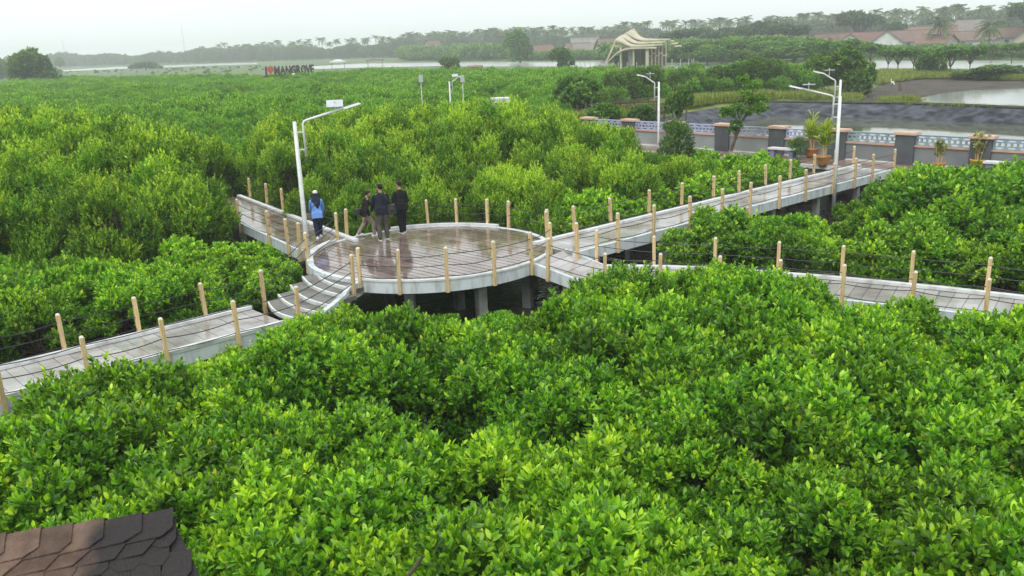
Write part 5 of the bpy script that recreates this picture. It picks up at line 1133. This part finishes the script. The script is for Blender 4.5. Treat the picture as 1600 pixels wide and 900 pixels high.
# the crooked tree in front of the wall
DT = 43.0
tw = [PD(x, y, DT) for x, y in ((1142, 236), (1147, 222), (1153, 206), (1158, 192), (1168, 176), (1172, 164), (1178, 148))]
cl = [(1146, 205, 7, 5), (1151, 194, 7, 5), (1137, 176, 11, 6), (1150, 172, 9, 6), (1164, 176, 9, 5), (1186, 170, 12, 6), (1176, 158, 12, 7), (1164, 150, 9, 6), (1192, 156, 7, 5), (1178, 136, 9, 6), (1160, 126, 8, 5)]
ct = thing('crooked_tree', 'crooked leaning tree in front of the grey wall, foliage in ragged tiers', 'tree', tw[0]); b0 = tw[0]; cls = []
for x, y, rx, rz in cl: q = PD(x, y, DT + random.Random(x).uniform(-.4, .4)) - b0; s_ = DT / 1370; cls.append((q.x, q.y, q.z, rx * s_, rx * s_ * .9, rz * s_))
link('crown', crown('crooked_crown', LEAF_DARK, cls, 650, 7, .13, .06, 95, up=.45, shoot=.08, low=-.8, depth=.8, tint0=.1), ct)
mb = MB(); mb.tube([p - b0 for p in tw], [.085, .075, .07, .06, .055, .045, .02], 7)
for i, c in enumerate(cls): s_ = tw[min(2 + i // 2, 5)] - b0; mb.tube([s_, s_.lerp(Vector(c[:3]), .6) + Vector((0, 0, .05)), Vector(c[:3])], [.035, .025, .012], 5)
part(mb, 'trunk', BARK, ct)

# palms
def palm_mesh(seed, h, r, nf=16, sides=6):
    rnd = random.Random(seed); rng = np.random.default_rng(seed); top = Vector((rnd.uniform(-.5, .5), rnd.uniform(-.5, .5), h)); tr = MB()
    tr.tube([(0, 0, -.2), (top.x * .3, top.y * .3, h * .45), top], [.2, .15, .12], sides); V, T = [], []
    for i in range(nf):
        a = 6.283 * i / nf + rnd.uniform(-.2, .2); el = rnd.uniform(-.6, 1.25); d = Vector((math.cos(a), math.sin(a), 0)); L = r * rnd.uniform(.85, 1.1); prev = top.copy(); n = 9; tn = rnd.uniform(0, .5)
        pts_ = [top + d * (L * t * math.cos(el * (1 - t * .4))) + Vector((0, 0, L * t * math.sin(el) - L * .55 * t * t)) for t in [j / n for j in range(n + 1)]]
        sdv = Vector((-d.y, d.x, 0))
        for j in range(n):
            for s in (-1, 1):
                b = pts_[j]; c = pts_[j + 1]; tip = b.lerp(c, .9) + sdv * s * r * .24 * math.sin(math.pi * (.15 + .75 * j / n)) - Vector((0, 0, r * .1)); V += [b, c, tip, b.lerp(tip, .5) - Vector((0, 0, r * .02))]; T += [tn] * 4
    Fq = np.arange(len(V)).reshape(-1, 4)[:, [0, 1, 2, 3]]
    return np_mesh('palm_crown', np.array([tuple(v) for v in V]), Fq, LEAF_PALM, np.array(T)), tr.mesh('trunk', BARK)
for px, d, h, r_, lab, sd in ((1467, 285, 7.6, 3.9, 'coconut palm with full crown rising above the village roofs', 3), (1543, 275, 6.2, 4.0, 'spiky coconut palm right of the dark steep roof', 4), (1022 + 60, 240, 4, 2.8, 'young palm low beside the pavilion', 8), (1100, 238, 4.2, 2.8, 'second young palm right of the pavilion', 9)):
    cm, tm = palm_mesh(sd, h, r_, 40); q = PD(px, 90, d); o = thing('palm_tree', lab, 'palm', (q.x, q.y, 0)); link('crown', cm, o); link('trunk', tm, o)

# ------------------------------------------------------------------ far wood, scrub, grass: masses
FART = low_crowns('fartree', LEAF_FAR, [301, 302, 303, 304], 8, 2.6, 3.5, 8.2, 1.7, 2.7, 260, 5, 1.3, .8, up=.4, shoot=.3, low=-.8)
FPAL = []
for s in (311, 312, 313):
    cm, tm = palm_mesh(s, 12.5, 3.2, 24, 5); b = bmesh.new(); b.from_mesh(cm); b.from_mesh(tm); me = bpy.data.meshes.new('far_palm'); b.to_mesh(me); b.free(); me.materials.append(LEAF_PALM); FPAL.append(me)
rnd = random.Random(77); pts, scs = [], []; pp, ps = [], []
def wdist(px): return interp([(-300, 1150), (0, 1000), (300, 760), (600, 600), (800, 520), (1000, 500), (1300, 470), (1600, 430), (1900, 420)], px)
for i in range(5200):
    px = rnd.uniform(-260, 1860); base = wdist(px); d = base * (1 + abs(rnd.gauss(0, .16))); q = PD(px, 80, d)
    pts.append((q.x, q.y, 0)); scs.append(rnd.uniform(.45, .9) * (1.0 + .16 * math.sin(px * .021) + .1 * math.sin(px * .083)) * (1.05 if px < 330 else 1))
for i in range(620):
    px = 300 + 1560 * rnd.random() ** .8; px = px if rnd.random() < .8 else rnd.uniform(640, 880); d = wdist(px) * (.97 + abs(rnd.gauss(0, .1))); q = PD(px, 80, d); pp.append((q.x, q.y, 0)); ps.append(rnd.uniform(.72, 1.12))
o = gn_scatter('far_woodland', pts, scs, [rnd.uniform(0, 6.28) for _ in pts], FART); tag(o, 'hazy wood that closes the horizon', 'woodland')
o = gn_scatter('far_palm_grove', pp, ps, [rnd.uniform(0, 6.28) for _ in pp], FPAL); tag(o, 'hazy coconut palms standing over the far wood', 'palm grove')
SCRUB = low_crowns('scrub', LEAF_MID, [321, 322, 323], 6, 1.3, .5, 1.5, .7, 1.1, 200, 5, .5, .3, up=.5, shoot=.1, low=-.3)
pts, scs = [], []
def strip(poly_px, n, s0, s1):
    poly = [tuple(P(x, y, 0))[:2] for x, y in poly_px]; xs = [p[0] for p in poly]; ys = [p[1] for p in poly]; k = 0; t = 0
    while k < n and t < n * 60:
        t += 1; p = (rnd.uniform(min(xs), max(xs)), rnd.uniform(min(ys), max(ys)))
        if inside(p, poly): pts.append((p[0], p[1], 0)); scs.append(rnd.uniform(s0, s1)); k += 1
strip([(630, 95.5), (800, 94.5), (800, 88), (630, 90)], 330, 1.0, 2.4); strip([(800, 95), (950, 93.5), (950, 90.5), (800, 91.5)], 220, .6, 1.15); strip([(-60, 103), (400, 94), (640, 91), (640, 86), (400, 89), (-60, 100)], 420, .8, 2.2)
strip([(320, 117), (480, 113), (480, 108.5), (400, 104), (210, 111), (100, 113), (100, 117)], 90, .15, .45); strip([(1240, 94), (1700, 93.5), (1700, 82), (1240, 84)], 420, .35, .9); strip([(950, 98), (1240, 96), (1240, 84), (950, 86)], 420, 1.0, 2.0)
strip([(1480, 74), (1640, 72), (1640, 66), (1480, 68)], 120, .6, 1.1); strip([(-60, 128), (60, 122), (100, 116), (-60, 116)], 90, .5, 1.3)
o = gn_scatter('scrub', pts, scs, [rnd.uniform(0, 6.28) for _ in pts], SCRUB); tag(o, 'low green scrub on the banks between the far ponds', 'scrub')
def tuft(seed, n, L, Wd):
    rng = np.random.default_rng(seed); pos = np.c_[rng.normal(0, .22, (n, 2)), np.zeros(n)]; ax = np.c_[rng.normal(0, .3, (n, 2)), np.ones(n)]
    V, Fq, T = leaf_cloud(pos, ax, rng.uniform(.0, .6, n), 4, L, Wd, .1, .55, rng, .05, False); return np_mesh('tuft', V, Fq, LEAF_GRASS, T)
TUFT = [tuft(s, 26, .55, .04) for s in (331, 332, 333)]
pts, scs = [], []
for i in range(5200):
    t = rnd.random(); j = t * (len(crest) - 1); a = min(int(j), len(crest) - 2); fr = j - a; A = Vector(crest[a]).lerp(Vector(crest[a + 1]), fr); B2 = Vector(out[a]).lerp(Vector(out[a + 1]), fr)
    q = rnd.uniform(.22, 1.35)
    if a >= 5:
        if rnd.random() > .12: continue
        q = rnd.uniform(.05, .5)
    w = A.lerp(B2, q); z = interp([(-.1, .8), (.25, 1.05), (.6, 1.0), (1.0, .55), (1.5, -.1)], q); pts.append((w.x, w.y, z - .04)); scs.append(rnd.uniform(.6, 1.35) * (1.2 if a < 5 else .55)); pts[-1] = (pts[-1][0], pts[-1][1], pts[-1][2] if a < 5 else .78 - .5 * max(0, q - .1))
strip([(1370, 133), (1372, 114), (1470, 114), (1600, 121), (1680, 122), (1680, 129), (1600, 127), (1500, 124), (1440, 123.5), (1400, 128)], 2600, .6, 1.4)
strip([(1290, 158), (1300, 152), (1345, 150), (1335, 162)], 200, .6, 1.2); strip([(1376, 165), (1430, 163), (1430, 159.5), (1376, 161)], 90, .6, 1.3); strip([(1195, 158), (1290, 158), (1290, 150), (1195, 153)], 420, .6, 1.4)
o = gn_scatter('grass', pts, scs, [rnd.uniform(0, 6.28) for _ in pts], TUFT); tag(o, 'yellow-green tufts of grass on the pond banks', 'grass')

# ------------------------------------------------------------------ haze
mh = bpy.data.materials.new('haze'); mh.use_nodes = True; t = mh.node_tree; t.nodes.clear()
vo = t.nodes.new('ShaderNodeVolumePrincipled'); vo.inputs['Color'].default_value = (.94, .975, 1, 1); vo.inputs['Density'].default_value = .00068; vo.inputs['Anisotropy'].default_value = 0
oo = t.nodes.new('ShaderNodeOutputMaterial'); t.links.new(vo.outputs[0], oo.inputs['Volume'])
hz = link('haze', MB().box((0, 0, 22), (6400, 6400, 47)).mesh('haze', mh)); tag(hz, 'thin pale rainy haze over the whole landscape', 'haze', kind='stuff')
